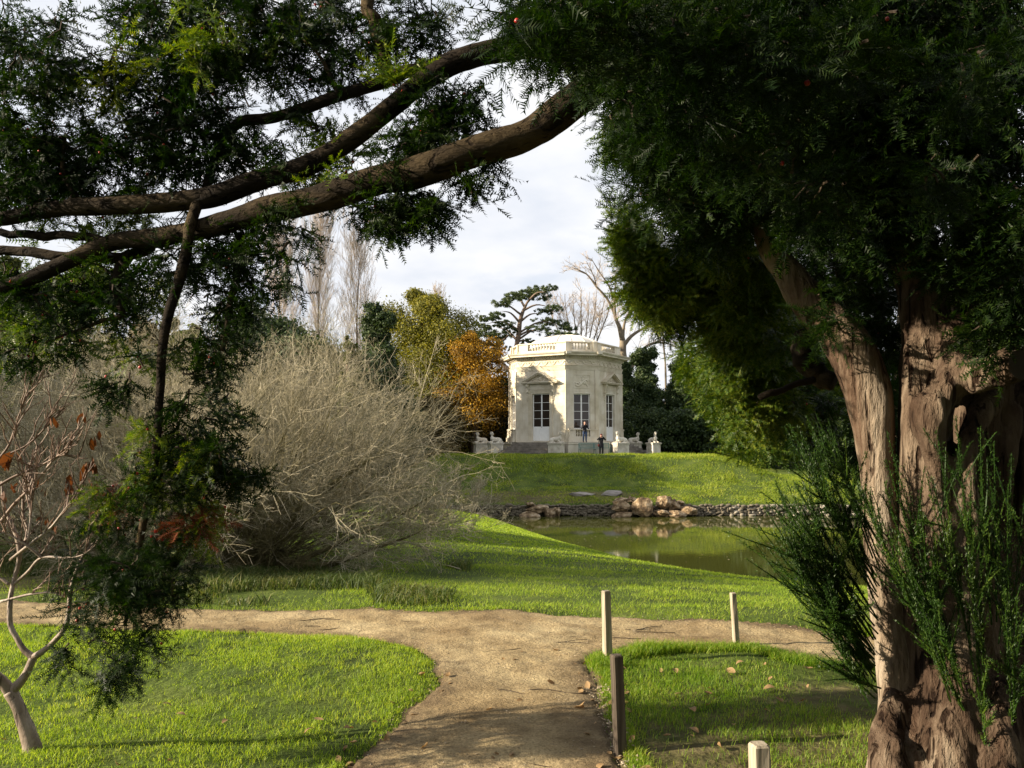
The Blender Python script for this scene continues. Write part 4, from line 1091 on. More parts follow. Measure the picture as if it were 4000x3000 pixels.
# ------------------------------------------------------------------ two people taking photographs
def person(label, loc, rz, H_, top, trousers, hat, hair_long, arms, bag):
    root = thing('person', label, 'person', loc, rz)
    k = H_ / 1.75
    def S(*p): return np.array(p, float) * k
    # standing, facing -y; arms raised, both hands at the camera before the face
    sh = .19; body = MB()
    def limb(mb, pts, rr, s=10): mb.tube(spline([S(*p).tolist() for p in pts], 4), np.interp(np.linspace(0, 1, (len(pts) - 1) * 4 + 1), np.linspace(0, 1, len(rr)), rr) * k, s)
    legs = [[(s * .095, 0, .92), (s * .11, -.02, .50), (s * .12, .015, .09)] for s in (-1, 1)]
    for L_ in legs: limb(body, L_, [.085, .06, .042])
    for s in (-1, 1): body.ball(S(s * .125, -.06, .04), np.array([.045, .12, .04]) * k)
    torso = [(0, 0, .90), (0, 0, 1.05), (0, -.01, 1.25), (0, 0, 1.40), (0, 0, 1.47)]
    limb(body, torso, [.14, .125, .15, .14, .08], 12); limb(body, [(0, .0, 1.44), (0, -.015, 1.56)], [.06, .055])
    hd = S(0, -.03, 1.645); body.ball(hd, np.array([.075, .095, .115]) * k, 14, 10)
    body.ball(hd + S(0, -.098, -.01), np.array([.014, .022, .022]) * k, 6, 5); body.ball(hd + S(0, -.088, -.052), np.array([.026, .012, .008]) * k, 6, 4)
    for s in (-1, 1): body.ball(hd + S(s * .076, .0, -.005), np.array([.012, .022, .032]) * k, 6, 5); body.ball(hd + S(s * .03, -.086, .012), np.array([.014, .01, .008]) * k, 6, 4)
    ak = []
    for s in (-1, 1):
        A_ = [(s * sh, .0, 1.41), (s * arms[0], -.09, arms[1]), (s * arms[2], -.24, arms[3])]
        ak.append(A_); limb(body, A_, [.055, .045, .03])
        wr = np.array(A_[2]); body.ball(S(*(wr + [0, -.03, .035])), np.array([.026, .03, .045]) * k)
        for q_ in range(4):                                # fingers bent round the camera
            b0 = wr + np.array([-s * .005, -.05, .035 + .019 * q_ - .02]); ln = [.062, .072, .074, .066][q_]
            limb(body, [tuple(b0), tuple(b0 + [-s * .022, -.022, .012]), tuple(b0 + [-s * ln, -.014, .016])], [.0105, .0095, .008], 6)
        limb(body, [tuple(wr + [-s * .012, -.02, .01]), tuple(wr + [-s * .045, -.02, -.005])], [.012, .009], 6)
    obj('body', fuse(body, .011, 1), M['skin'], root)
    jk = MB(); limb(jk, [(0, 0, top[1])] + torso[1:4] + [(0, 0, 1.48)], [top[2], .155, .178, .165, .085], 12)
    for A_ in ak: limb(jk, [A_[0], A_[1], tuple(np.array(A_[2]) * .9 + np.array(A_[1]) * .1)], [.075, .062, .05])
    jk.ball(S(.15, 0, 1.40), .075 * k); jk.ball(S(-.15, 0, 1.40), .075 * k)
    obj('jacket', fuse(jk, .018, 1), M[top[0]], root)
    tr = MB()
    for L_ in legs: limb(tr, [L_[0], L_[1], tuple(np.array(L_[2]) + [0, 0, .02])], [.105, .078, .062])
    tr.ball(S(0, 0, .93), np.array([.165, .12, .12]) * k)
    obj('trousers', fuse(tr, .018, 1), M[trousers], root)
    for s in (-1, 1): MB().ball(S(s * .125, -.055, .042), np.array([.053, .135, .05]) * k, 10, 6).build('shoe', M['camera_black'], root, True)
    hr = MB().ball(hd + S(0, .022, .035), np.array([.088, .098, .100]) * k, 12, 8)
    if hair_long: hr.ball(hd + S(0, .05, -.08), np.array([.10, .07, .12]) * k)
    obj('hair', fuse(hr, .014, 1), M['hair'], root)
    if hat:
        MB().ball(hd + S(0, .005, .075), np.array([.10, .112, .072]) * k, 12, 7).build('hat', M['red_hat'], root, True)
    c_ = thing('camera', 'small dark camera held at the face of ' + ('the woman by the bench' if hat else 'the man on the plinth'), 'camera', loc, rz)
    w3 = np.array(ak[0][2]); cz = w3[2] + .045
    MB().box(*(np.array([-.055, .055, -.34, -.285, cz - .035, cz + .035]) * k)).tube([S(0, -.33, cz), S(0, -.40, cz)], .028 * k, 10).build('camera_body', M['camera_black'], c_)
    if bag:
        bg = thing('shoulder_bag', 'dark red bag hanging at the hip of the person in front of the bench', 'bag', loc, rz)
        obj('bag', fuse(MB().ball(S(-.235, 0, .80), np.array([.07, .15, .13]) * k), .02, 2), M['red_bag'], bg)
        MB().tube(spline([S(-.235, -.08, .92), S(-.205, -.06, 1.2), S(-.16, -.02, 1.49), S(-.205, .06, 1.2), S(-.235, .08, .92)], 5), .012, 6).build('strap', M['camera_black'], bg)
    return root
f = faces[7]; m = f.loc(-.08, .95, 0)
person('person in black jumper and blue jeans on the plinth before the middle window', (PC[0] + m[0], PC[1] + m[1], TZ), .15, 1.70, ('black_cloth', .90, .165), 'jeans', False, False, (.30, 1.15, .07, 1.50), False)
w = P(2349, 1750, 67.7)
person('person in long black coat and dark red hat standing before the bench', (w[0], 67.7, GZ - .03), .05, 1.66, ('black_cloth', .62, .20), 'black_cloth', True, True, (.34, 1.28, .085, 1.56), True)

# ------------------------------------------------------------------ yew foliage: sprays of two-ranked needles
def sprig(r_, L, n, nl, nw, curl):
    """one twig along +x with needles left and right; returns vertices, triangles"""
    t = (np.arange(n) + .5) / n; xx = t * L
    zc_ = -curl * (xx / L) ** 2 * L
    Vs = []; 
    for s in (-1, 1):
        a = np.radians(58) + r_.normal(0, .16, n); ln = nl * (1 - .45 * t ** 3) * r_.uniform(.75, 1.15, n)
        b0 = np.stack([xx - nw / 2, 0 * xx, zc_], -1); b1 = np.stack([xx + nw / 2, 0 * xx, zc_], -1)
        tip = np.stack([xx + np.cos(a) * ln, s * np.sin(a) * ln, zc_ + r_.normal(.12, .22, n) * ln], -1)
        Vs.append(np.stack([b0, b1, tip], 1))
    Vv = np.concatenate(Vs).reshape(-1, 3); tt_ = np.arange(len(Vv)).reshape(-1, 3)
    w = nw * .42                                             # the twig itself
    st_ = np.array([(0, -w, 0), (0, w, 0), (L, 0, -curl * L)]); 
    return np.vstack([Vv, st_]), np.vstack([tt_, [[len(Vv), len(Vv) + 1, len(Vv) + 2]]])

def spray(seed, n, nl, nw, nsp, L=.30):
    """a branchlet with side sprigs, base at the origin, pointing along +x"""
    r_ = np.random.default_rng(seed); Vs = []; Ts = []; o_ = 0
    droop = r_.uniform(.05, .35)
    for k in range(nsp):
        t = (k + .6) / nsp; last = k == nsp - 1
        s = 1 if k % 2 else -1
        ln = L * (.52 - .25 * abs(t - .45)) * r_.uniform(.75, 1.2)
        a = 0.0 if last else s * np.radians(r_.uniform(38, 60)); el = r_.normal(-.05, .22)
        v_, t_ = sprig(r_, ln, n, nl, nw, r_.uniform(-.1, .3))
        ca, sa = np.cos(a), np.sin(a); ce, se = np.cos(el), np.sin(el)
        roll = r_.normal(0, .4); cr_, sr_ = np.cos(roll), np.sin(roll)
        v_ = v_ @ np.array([[1, 0, 0], [0, cr_, -sr_], [0, sr_, cr_]]).T
        v_ = v_ @ np.array([[ce, 0, -se], [0, 1, 0], [se, 0, ce]]).T
        v_ = v_ @ np.array([[ca, -sa, 0], [sa, ca, 0], [0, 0, 1]]).T
        v_ = v_ + np.array([t * L * (.78 if not last else .78), 0, -droop * (t * L) ** 2 / L])
        Vs.append(v_); Ts.append(t_ + o_); o_ += len(v_)
    w = nw * .55
    st_ = np.array([(0, -w, 0), (0, w, 0), (L * .8, 0, -droop * L * .64), (0, 0, -w), (0, 0, w)])
    Vs.append(st_); Ts.append(np.array([[0, 1, 2], [3, 4, 2]]) + o_)
    return np.vstack(Vs), np.vstack(Ts)

SPRAY = {  # level of detail: needles per side, length, width, sprigs
    'fine': [spray(200 + k, 10, .024, .0046, 6, .18) for k in range(7)],
    'mid': [spray(300 + k, 7, .025, .0085, 5, .18) for k in range(7)],
    'low': [spray(400 + k, 5, .040, .0140, 6, .36) for k in range(5)],
    'far': [spray(500 + k, 4, .10, .042, 5, .8) for k in range(5)],
}
def place_sprays(mb, pos, dirs, lod, scale=1.0, upj=.5):
    n = len(pos)
    if n == 0: return
    up = unit(np.array([0, 0, 1.0]) + rng.normal(0, upj, (n, 3)))
    R = basis(unit(dirs), up); sc = scale * rng.uniform(.7, 1.25, n)
    kk = rng.integers(0, len(SPRAY[lod]), n)
    for k, (tv, tt) in enumerate(SPRAY[lod]):
        s_ = kk == k
        mb.inst(tv, tt, R[s_], pos[s_], sc[s_])

def branchlets(mbf, mbt, start, end, per, lod, scale=1.0, droop=.12, twig_r=.006, dirjit=.35, hang=.15, wig=.035):
    """curved branchlets from start to end (N,3), with sprays set along them"""
    n = len(start); L = np.linalg.norm(end - start, axis=1)
    t = np.linspace(0, 1, 6)[None, :, None]
    sag = np.zeros((n, 1, 3)); sag[:, 0, 2] = droop * L
    pts = start[:, None] * (1 - t) + end[:, None] * t + sag * (t * (1 - t)) * 3
    w = rng.normal(size=pts.shape) * (L * wig)[:, None, None]; w[:, 0] = 0; pts = pts + w
    if mbt is not None: tubes(mbt, pts, twig_r, twig_r * .3, 4)
    u = np.sort(rng.uniform(.12, 1.0, (n, per)), 1); u[:, -1] = 1.0
    f = u * 5; i = np.minimum(f.astype(int), 4); f = (f - i)[..., None]; I = np.arange(n)[:, None]
    p = pts[I, i] * (1 - f) + pts[I, i + 1] * f; tan = unit(pts[I, i + 1] - pts[I, i])
    side = unit(np.cross(tan, np.array([0, 0, 1.0]) + rng.normal(0, .35, (n, per, 3))))
    sg = np.where(rng.random((n, per, 1)) < .5, -1.0, 1.0); sg[:, -1] = 0
    d = tan * .8 + side * sg * .75 + rng.normal(0, dirjit, (n, per, 3)); d[..., 2] -= hang
    place_sprays(mbf, p.reshape(-1, 3), d.reshape(-1, 3), lod, scale)
    return p.reshape(-1, 3)

def cluster(mbf, mbt, x, y, rx, ry, d, ds, n, lod, per=6, anchor=None, scale=1.0, down=.25, droop=.1, hang=.15, spread=1.0):
    """an ellipse of foliage in the frame (pixels of the 2212 px view) at distance d +- ds"""
    a = rng.uniform(0, 2 * PI, n); r = np.sqrt(rng.random(n)) * spread
    ex = x + rx * r * np.cos(a); ey = y + ry * r * np.sin(a)
    ed = d + rng.uniform(-ds, ds, n)
    E = np.stack([D(u, v, w) for u, v, w in zip(ex, ey, ed)])
    C = D(x, y, d); s_ = d / FPX * DK
    if anchor is None:
        L = .5 * (rx + ry) * s_ * rng.uniform(.45, .9, n)
        dirv = unit(unit(E - C) * .7 + rng.normal(0, .45, (n, 3)) + np.array([0, 0, -down]))
        S_ = E - dirv * L[:, None]
    else:
        A_ = D(*anchor); S_ = A_ + (E - A_) * rng.uniform(.15, .6, (n, 1)) + rng.normal(0, .06, (n, 3))
        lim = 1.0; v_ = E - S_; l_ = np.linalg.norm(v_, axis=1, keepdims=True); S_ = E - v_ * np.minimum(1, lim / l_)
    return branchlets(mbf, mbt, S_, E, per, lod, scale, droop, hang=hang)

BERRY_T = MB().ball((0, 0, 0), 1.0, 6, 4).arrays()
BERRY_T = (BERRY_T[0], np.vstack([BERRY_T[1], BERRY_T[2][:, [0, 1, 2]], BERRY_T[2][:, [0, 2, 3]]]))
def berries(name, pts, parent, r=.0082):
    n = len(pts); mb = MB(); R = np.tile(np.eye(3), (n, 1, 1))
    mb.inst(BERRY_T[0], BERRY_T[1], R, pts + rng.normal(0, .02, (n, 3)) + np.array([0, 0, -.012]), r * rng.uniform(.8, 1.2, n))
    return tag(mb.build(name, M['berry'], parent, True), kind='stuff')

# ------------------------------------------------------------------ the big yew at the right
base = np.array([2.55, 4.45, 0.0])
yew = thing('yew_tree', 'huge old yew with twisted pale trunk, framing the view with long arching branches', 'tree', (base[0], base[1], 0))
def W(pts, d_extra=0):                       # rows (x, y, d, r) -> world path relative to the tree's foot
    a = np.array([np.append(D(x, y, d) - base, r) for x, y, d, r in pts]); return a
def strand(mb, rows, sides=14, k=7, nz=.10, ns=5.0, seed=0):
    s = spline(W(rows), k); mb.tube(s[:, :3], s[:, 3], sides, True, nz, ns, seed)

mb = MB()
strand(mb, [(1985, 1800, 4.15, .30), (1975, 1660, 4.2, .22), (1955, 1540, 4.3, .135), (1938, 1440, 4.35, .105), (1920, 1300, 4.4, .098), (1902, 1150, 4.45, .094), (1894, 1000, 4.5, .098), (1880, 880, 4.5, .112),
            (1850, 780, 4.52, .122), (1800, 705, 4.55, .118), (1748, 645, 4.58, .10), (1700, 590, 4.62, .08), (1662, 540, 4.66, .062), (1640, 480, 4.7, .052), (1625, 420, 4.75, .046), (1610, 340, 4.85, .040), (1600, 250, 4.95, .032)], 18, nz=.05, ns=7, seed=1)
lm = fuse(mb, .014, 2)
a_ = co(lm); nrm = np.empty(len(lm.vertices) * 3, np.float32); lm.vertices.foreach_get('normal', nrm); nrm = nrm.reshape(-1, 3)
dsp = .008 * fbm(a_ * np.array([7, 7, 1.6]), 70, 3) + .005 * fbm(a_ * np.array([22, 22, 2.5]), 71, 3)
setco(lm, a_ + nrm * dsp[:, None])
obj('limb', lm, M['yew_bark'], yew)

mb = MB()
strand(mb, [(2010, 1850, 4.2, .24), (2000, 1660, 4.22, .18), (1995, 1560, 4.25, .12), (1992, 1420, 4.3, .10), (1988, 1250, 4.35, .105), (1992, 1100, 4.38, .11), (1992, 980, 4.4, .105), (1985, 880, 4.42, .10), (1985, 780, 4.45, .10), (2005, 710, 4.5, .115), (1995, 630, 4.55, .12), (1975, 540, 4.6, .125), (1962, 450, 4.65, .12), (1972, 350, 4.7, .11), (2000, 220, 4.8, .105), (2035, 90, 4.9, .10), (2065, -60, 5.0, .095), (2080, -260, 5.2, .08)], seed=2)
strand(mb, [(2055, 690, 4.42, .075), (2062, 750, 4.32, .075), (2045, 810, 4.26, .07), (2022, 862, 4.22, .068), (2005, 905, 4.2, .085), (2018, 960, 4.22, .07), (2035, 1050, 4.25, .075), (2040, 1200, 4.25, .08), (2035, 1400, 4.2, .085), (2040, 1550, 4.15, .13), (2050, 1700, 4.1, .2), (2055, 1850, 4.1, .26)], seed=3)
strand(mb, [(2140, 640, 4.55, .14), (2140, 740, 4.5, .15), (2125, 830, 4.42, .13), (2105, 920, 4.38, .13), (2105, 1050, 4.38, .15), (2115, 1250, 4.35, .16), (2110, 1450, 4.3, .17), (2115, 1600, 4.2, .2), (2125, 1850, 4.1, .3)], seed=4)
strand(mb, [(2250, 560, 4.8, .2), (2240, 800, 4.7, .26), (2210, 1000, 4.6, .27), (2200, 1250, 4.55, .28), (2210, 1500, 4.4, .3), (2230, 1850, 4.2, .42)], seed=5)
strand(mb, [(2340, 500, 5.0, .22), (2350, 900, 4.9, .3), (2350, 1300, 4.8, .36), (2370, 1850, 4.6, .5)], seed=6)
strand(mb, [(2120, 720, 4.55, .13), (2120, 600, 4.62, .13), (2110, 450, 4.7, .12), (2105, 300, 4.75, .11), (2110, 120, 4.85, .10), (2130, -100, 5.0, .09)], seed=7)
strand(mb, [(2050, 835, 4.3, .05), (2095, 818, 4.2, .085), (2145, 800, 4.1, .088), (2195, 790, 4.02, .085)], seed=8, nz=.04)
strand(mb, [(2070, 1750, 4.0, .12), (2055, 1640, 4.02, .11), (2060, 1520, 4.1, .09), (2075, 1400, 4.2, .08)], seed=9)
strand(mb, [(2160, 1850, 3.9, .14), (2150, 1640, 4.0, .10), (2150, 1480, 4.15, .08)], seed=10)
strand(mb, [(1935, 1850, 4.05, .13), (1925, 1700, 4.08, .11), (1920, 1600, 4.15, .08), (1945, 1500, 4.28, .07)], seed=11)
strand(mb, [(2090, 640, 4.95, .24), (2085, 900, 4.9, .27), (2085, 1200, 4.85, .28), (2085, 1500, 4.7, .32), (2090, 1850, 4.5, .45)], seed=12)
strand(mb, [(2160, 640, 4.5, .08), (2120, 700, 4.4, .075), (2085, 760, 4.3, .07), (2055, 815, 4.22, .068), (2030, 865, 4.18, .07), (2012, 915, 4.17, .072), (2022, 990, 4.2, .055), (2030, 1100, 4.24, .05), (2022, 1300, 4.25, .05), (2030, 1500, 4.18, .06)], seed=13)
strand(mb, [(2140, 860, 4.3, .06), (2100, 940, 4.22, .05), (2085, 1040, 4.2, .05), (2095, 1200, 4.2, .055), (2080, 1400, 4.15, .06), (2090, 1600, 4.05, .09)], seed=14)
strand(mb, [(2180, 880, 4.35, .07), (2165, 1000, 4.3, .06), (2160, 1200, 4.28, .06), (2170, 1450, 4.2, .07), (2180, 1650, 4.05, .1)], seed=15)
for k_ in range(9):                                     # burls and knots
    x_, y_ = [(2018, 905), (2090, 760), (1995, 770), (2110, 830), (2060, 860), (2150, 860), (1935, 1610), (2030, 1600), (2120, 1560)][k_]
    mb.ball(D(x_, y_, [4.14, 4.3, 4.4, 4.25, 4.22, 4.3, 4.06, 4.02, 4.05][k_]) - base, rng.uniform(.03, .055, 3), 10, 7)
tm = fuse(mb, .016, 2)
a_ = co(tm); nrm = np.empty(len(tm.vertices) * 3, np.float32); tm.vertices.foreach_get('normal', nrm); nrm = nrm.reshape(-1, 3)
tw = a_.copy(); ang = a_[:, 2] * .5; tw[:, 0] = a_[:, 0] * np.cos(ang) - a_[:, 1] * np.sin(ang); tw[:, 1] = a_[:, 0] * np.sin(ang) + a_[:, 1] * np.cos(ang)
dsp = .018 * fbm(tw * np.array([7, 7, .8]), 72, 3) + .012 * fbm(tw * np.array([17, 17, 1.3]), 73, 2) + .005 * fbm(tw * np.array([40, 40, 6]), 74, 2)
setco(tm, a_ + nrm * dsp[:, None])
trunk = obj('trunk', tm, M['yew_old_bark'], yew)
MB().tube(W([(2192, 790, 4.03, 0), (2204, 788, 4.0, 0)])[:, :3], [.078, .072], 14).build('cut_stub', M['twig'], trunk)

def branch(rows, name='arching_branch', sides=12, nz=.10, seed=0, k=8, parent=None):
    s = spline(W(rows), k); L_ = np.arange(len(s)) / len(s)
    s[:, :3] += np.stack([vnoise(np.stack([L_ * 14, L_ * 0 + j, L_ * 0 + seed], -1), 50 + j) for j in range(3)], -1) * .35 * s[:, 3:4]
    m_ = MB(); m_.tube(s[:, :3], s[:, 3], sides, True, nz, 6.0, seed); b_ = m_.build(name, M['yew_branch'], yew, True); return s
C_ = branch([(1990, 330, 4.7, .11), (1850, 150, 4.55, .10), (1700, 60, 4.4, .10), (1540, 75, 4.3, .098), (1420, 115, 4.25, .098), (1330, 165, 4.22, .095), (1270, 205, 4.2, .092), (1190, 250, 4.2, .088), (1100, 298, 4.2, .083), (1000, 342, 4.22, .08), (900, 378, 4.25, .083), (800, 400, 4.3, .077), (700, 424, 4.35, .075),
              (600, 452, 4.4, .072), (500, 480, 4.45, .062), (400, 500, 4.5, .055), (330, 514, 4.55, .053), (235, 528, 4.6, .05), (130, 573, 4.6, .044), (60, 602, 4.6, .038), (-20, 628, 4.6, .034), (-160, 690, 4.6, .025)], seed=20)
B_ = branch([(2010, 150, 4.85, .10), (1850, 60, 4.75, .09), (1650, 30, 4.65, .08), (1450, 55, 4.6, .075), (1300, 85, 4.55, .073), (1200, 84, 4.5, .068), (1110, 96, 4.5, .067), (1030, 114, 4.5, .065), (960, 142, 4.5, .06), (900, 182, 4.5, .057), (850, 228, 4.5, .056), (780, 282, 4.5, .057), (700, 332, 4.5, .058),
              (610, 378, 4.5, .058), (520, 406, 4.5, .058), (430, 424, 4.5, .056), (300, 437, 4.52, .054), (200, 444, 4.55, .05), (100, 458, 4.6, .046), (30, 468, 4.6, .042), (-40, 478, 4.6, .038), (-200, 500, 4.6, .028)], seed=21)
A_ = branch([(1020, 112, 4.52, .045), (960, 134, 4.55, .040), (900, 154, 4.6, .037), (850, 168, 4.6, .036), (780, 190, 4.62, .035), (700, 215, 4.65, .034), (600, 248, 4.68, .033), (530, 265, 4.7, .030), (488, 300, 4.7, .028), (464, 345, 4.65, .026), (445, 395, 4.6, .025), (425, 440, 4.52, .022)], seed=22)
branch([(760, -140, 4.7, .045), (785, -20, 4.68, .040), (812, 60, 4.66, .036), (828, 110, 4.64, .032), (840, 168, 4.62, .026)], 'upright_branch', seed=23)
HB = branch([(432, 428, 4.5, 0.0279), (412, 490, 4.42, 0.0279), (396, 560, 4.4, 0.0279), (376, 640, 4.38, 0.0271), (357, 720, 4.36, 0.0254), (346, 800, 4.35, 0.0238), (345, 870, 4.35, 0.0221), (339, 950, 4.35, 0.0213), (326, 1050, 4.33, 0.0197), (306, 1150, 4.32, 0.0180), (291, 1240, 4.3, 0.0164), (277, 1310, 4.3, 0.0139), (270, 1350, 4.3, 0.0082)], 'hanging_branch', seed=24)
branch([(240, 527, 4.6, .03), (180, 511, 4.62, .026), (100, 511, 4.65, .024), (40, 506, 4.7, .022), (-40, 498, 4.7, .02)], 'side_branch', seed=25)
branch([(330, 535, 4.7, .03), (250, 555, 4.75, .034), (150, 553, 4.8, .032), (60, 545, 4.85, .03), (-40, 540, 4.9, .028)], 'side_branch', seed=26)
branch([(285, 545, 4.65, .034), (256, 590, 4.65, .034), (250, 640, 4.65, .028), (262, 680, 4.65, .016), (200, 700, 4.68, .010), (100, 738, 4.7, .007)], 'side_branch', seed=27)
branch([(520, 500, 4.6, .022), (512, 580, 4.65, .021), (498, 660, 4.68, .018), (480, 760, 4.7, .013)], 'side_branch', seed=28)
branch([(150, 443, 4.58, .02), (158, 415, 4.6, .018), (138, 370, 4.62, .014), (140, 300, 4.65, .008)], 'side_branch', seed=29)
branch([(735, 203, 4.6, .016), (710, 160, 4.62, .014), (690, 120, 4.64, .010), (640, 70, 4.66, .006)], 'side_branch', seed=30)
branch([(1740, 720, 4.9, .05), (1730, 770, 4.85, .055), (1760, 800, 4.85, .06), (1800, 830, 4.8, .05)], 'side_branch', seed=31)
branch([(1640, 860, 4.6, .018), (1670, 848, 4.6, .019), (1700, 838, 4.65, .018), (1760, 820, 4.7, .02)], 'dead_stub', seed=32)

yb = {}
def foliage(name, mat, items, nb=0, lod_t='twig'):
    f_, t_ = MB(), MB(); pts = []
    for it in items: pts.append(cluster(f_, t_, *it[:8], **(it[8] if len(it) > 8 else {})))
    o = f_.build(name, M[mat], None); o.parent = yew; o.location = (-base[0], -base[1], 0); tag(o, kind='stuff')
    if t_.n:
        o2 = t_.build('twigs', M['twig'], None); o2.parent = yew; o2.location = (-base[0], -base[1], 0); tag(o2, kind='stuff')
    pts = np.vstack(pts)
    if nb:
        o3 = berries('berries', pts[rng.integers(0, len(pts), nb)], yew); o3.location = (-base[0], -base[1], 0)
    return pts

# x, y, rx, ry, d, ds, n, lod  -- upper left crown over the arching branches
foliage('foliage', 'yew', [
    (60, 120, 110, 110, 4.67, 0.40, 28, 'mid'), (20, 290, 120, 150, 4.77, 0.40, 37, 'mid'), (150, 170, 60, 60, 4.77, 0.32, 10, 'mid'), (140, 330, 110, 90, 4.87, 0.40, 28, 'mid'),
    (330, 60, 100, 100, 4.97, 0.40, 28, 'mid'), (300, 200, 110, 90, 4.87, 0.40, 30, 'mid'), (280, 330, 110, 90, 4.87, 0.40, 28, 'mid'), (440, 60, 110, 90, 4.97, 0.40, 28, 'mid'), (440, 190, 110, 90, 4.87, 0.40, 26, 'mid'),
    (420, 330, 100, 90, 4.77, 0.32, 26, 'mid'), (560, 40, 110, 80, 4.97, 0.40, 26, 'mid'), (580, 150, 110, 70, 4.87, 0.40, 21, 'mid'), (690, 30, 100, 60, 4.97, 0.40, 21, 'mid'), (700, 120, 80, 60, 4.87, 0.32, 12, 'mid'),
    (780, 80, 60, 80, 4.87, 0.32, 10, 'mid'), (560, 350, 60, 60, 4.77, 0.32, 9, 'mid'), (640, 270, 70, 30, 4.77, 0.24, 3, 'mid'), (870, 40, 70, 50, 4.87, 0.24, 9, 'mid'), (900, 100, 50, 35, 4.87, 0.24, 5, 'mid'),
    (940, 40, 34, 26, 4.87, 0.16, 3, 'mid'), (20, 400, 100, 60, 4.67, 0.32, 19, 'mid'), (200, 400, 120, 40, 4.77, 0.32, 16, 'mid'), (500, 280, 60, 60, 4.67, 0.24, 12, 'mid'),
    (770, 165, 50, 25, 4.77, 0.24, 3, 'mid'), (850, 130, 40, 40, 4.77, 0.24, 3, 'mid')], 70)
foliage('foliage', 'yew', [
    (960, 230, 80, 60, 4.48, 0.20, 13, 'mid'), (960, 300, 70, 70, 4.38, 0.20, 12, 'mid'), (900, 260, 60, 60, 4.48, 0.20, 10, 'mid'), (1020, 210, 40, 40, 4.48, 0.20, 4, 'mid'), (870, 330, 60, 50, 4.38, 0.20, 8, 'mid'),
    (1040, 350, 40, 22, 4.28, 0.20, 3, 'mid'), (1000, 390, 40, 30, 4.28, 0.20, 4, 'mid'), (900, 430, 60, 40, 4.33, 0.20, 10, 'mid'), (840, 460, 60, 40, 4.38, 0.20, 10, 'mid'), (780, 450, 60, 45, 4.38, 0.20, 9, 'mid'),
    (920, 455, 30, 30, 4.28, 0.20, 2, 'mid', dict(down=.8)), (600, 460, 70, 36, 4.48, 0.20, 7, 'mid'), (620, 575, 26, 46, 4.38, 0.10, 4, 'mid', dict(down=.9)), (640, 490, 30, 20, 4.38, 0.20, 2, 'mid')], 26)
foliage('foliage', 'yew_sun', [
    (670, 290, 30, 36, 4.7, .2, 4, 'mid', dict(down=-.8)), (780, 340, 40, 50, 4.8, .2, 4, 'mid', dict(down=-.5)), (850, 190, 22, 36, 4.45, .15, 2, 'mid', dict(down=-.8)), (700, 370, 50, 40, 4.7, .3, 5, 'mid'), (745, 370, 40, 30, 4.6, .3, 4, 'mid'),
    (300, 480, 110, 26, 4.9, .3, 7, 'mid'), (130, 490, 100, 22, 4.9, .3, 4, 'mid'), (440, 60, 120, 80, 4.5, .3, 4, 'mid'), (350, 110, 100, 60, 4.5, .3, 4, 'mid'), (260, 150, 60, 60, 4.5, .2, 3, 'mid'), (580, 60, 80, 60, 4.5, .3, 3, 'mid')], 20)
# lower left: masses below the branches
foliage('foliage', 'yew', [
    (100, 660, 130, 70, 4.9, .4, 18, 'mid'), (230, 640, 110, 80, 4.9, .4, 14, 'mid'), (60, 760, 90, 50, 4.8, .4, 8, 'mid'), (400, 560, 110, 70, 4.7, .3, 18, 'mid'), (500, 560, 70, 80, 4.7, .3, 14, 'mid'), (480, 680, 70, 70, 4.7, .3, 12, 'mid'),
    (520, 640, 40, 60, 4.7, .3, 4, 'mid'), (430, 790, 70, 60, 4.6, .3, 7, 'mid'), (430, 900, 80, 60, 4.55, .3, 11, 'mid'), (400, 1000, 80, 60, 4.5, .3, 12, 'mid'), (480, 1000, 80, 35, 4.5, .25, 9, 'mid'), (530, 1030, 60, 24, 4.5, .2, 6, 'mid'),
    (240, 620, 90, 60, 4.6, .3, 6, 'mid'), (300, 800, 40, 60, 4.5, .2, 3, 'mid'), (255, 830, 50, 18, 4.5, .2, 3, 'mid'), (20, 600, 60, 40, 4.9, .3, 5, 'mid')], 40)
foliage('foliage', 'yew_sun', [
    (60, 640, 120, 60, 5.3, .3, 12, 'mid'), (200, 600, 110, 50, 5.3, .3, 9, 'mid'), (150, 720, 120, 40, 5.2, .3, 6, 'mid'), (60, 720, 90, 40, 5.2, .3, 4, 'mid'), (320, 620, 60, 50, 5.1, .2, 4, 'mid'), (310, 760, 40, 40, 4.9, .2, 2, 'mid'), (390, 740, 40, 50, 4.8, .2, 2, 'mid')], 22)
# the hanging branch's own sprays, down to the lawn
foliage('foliage', 'yew', [
    (330, 1060, 90, 60, 4.4, .25, 8, 'fine'), (260, 1070, 60, 30, 4.4, .2, 4, 'fine'), (340, 1150, 70, 50, 4.35, .2, 7, 'fine'), (250, 1150, 60, 40, 4.35, .2, 4, 'fine'), (320, 1230, 80, 50, 4.3, .25, 11, 'fine'), (230, 1240, 80, 40, 4.3, .25, 8, 'fine'),
    (340, 1300, 60, 40, 4.3, .2, 7, 'fine'), (260, 1300, 70, 40, 4.3, .2, 7, 'fine'), (200, 1300, 50, 34, 4.3, .2, 4, 'fine'), (290, 1370, 70, 36, 4.25, .2, 4, 'fine', dict(down=.5)), (210, 1390, 60, 20, 4.25, .15, 2, 'fine'),
    (260, 1430, 50, 30, 4.25, .15, 2, 'fine', dict(down=.9)), (215, 1470, 36, 30, 4.22, .1, 2, 'fine', dict(down=1.0)), (150, 1400, 30, 14, 4.25, .1, 2, 'fine'), (345, 1400, 30, 14, 4.25, .1, 2, 'fine'), (390, 1240, 20, 30, 4.3, .1, 2, 'fine')], 46)
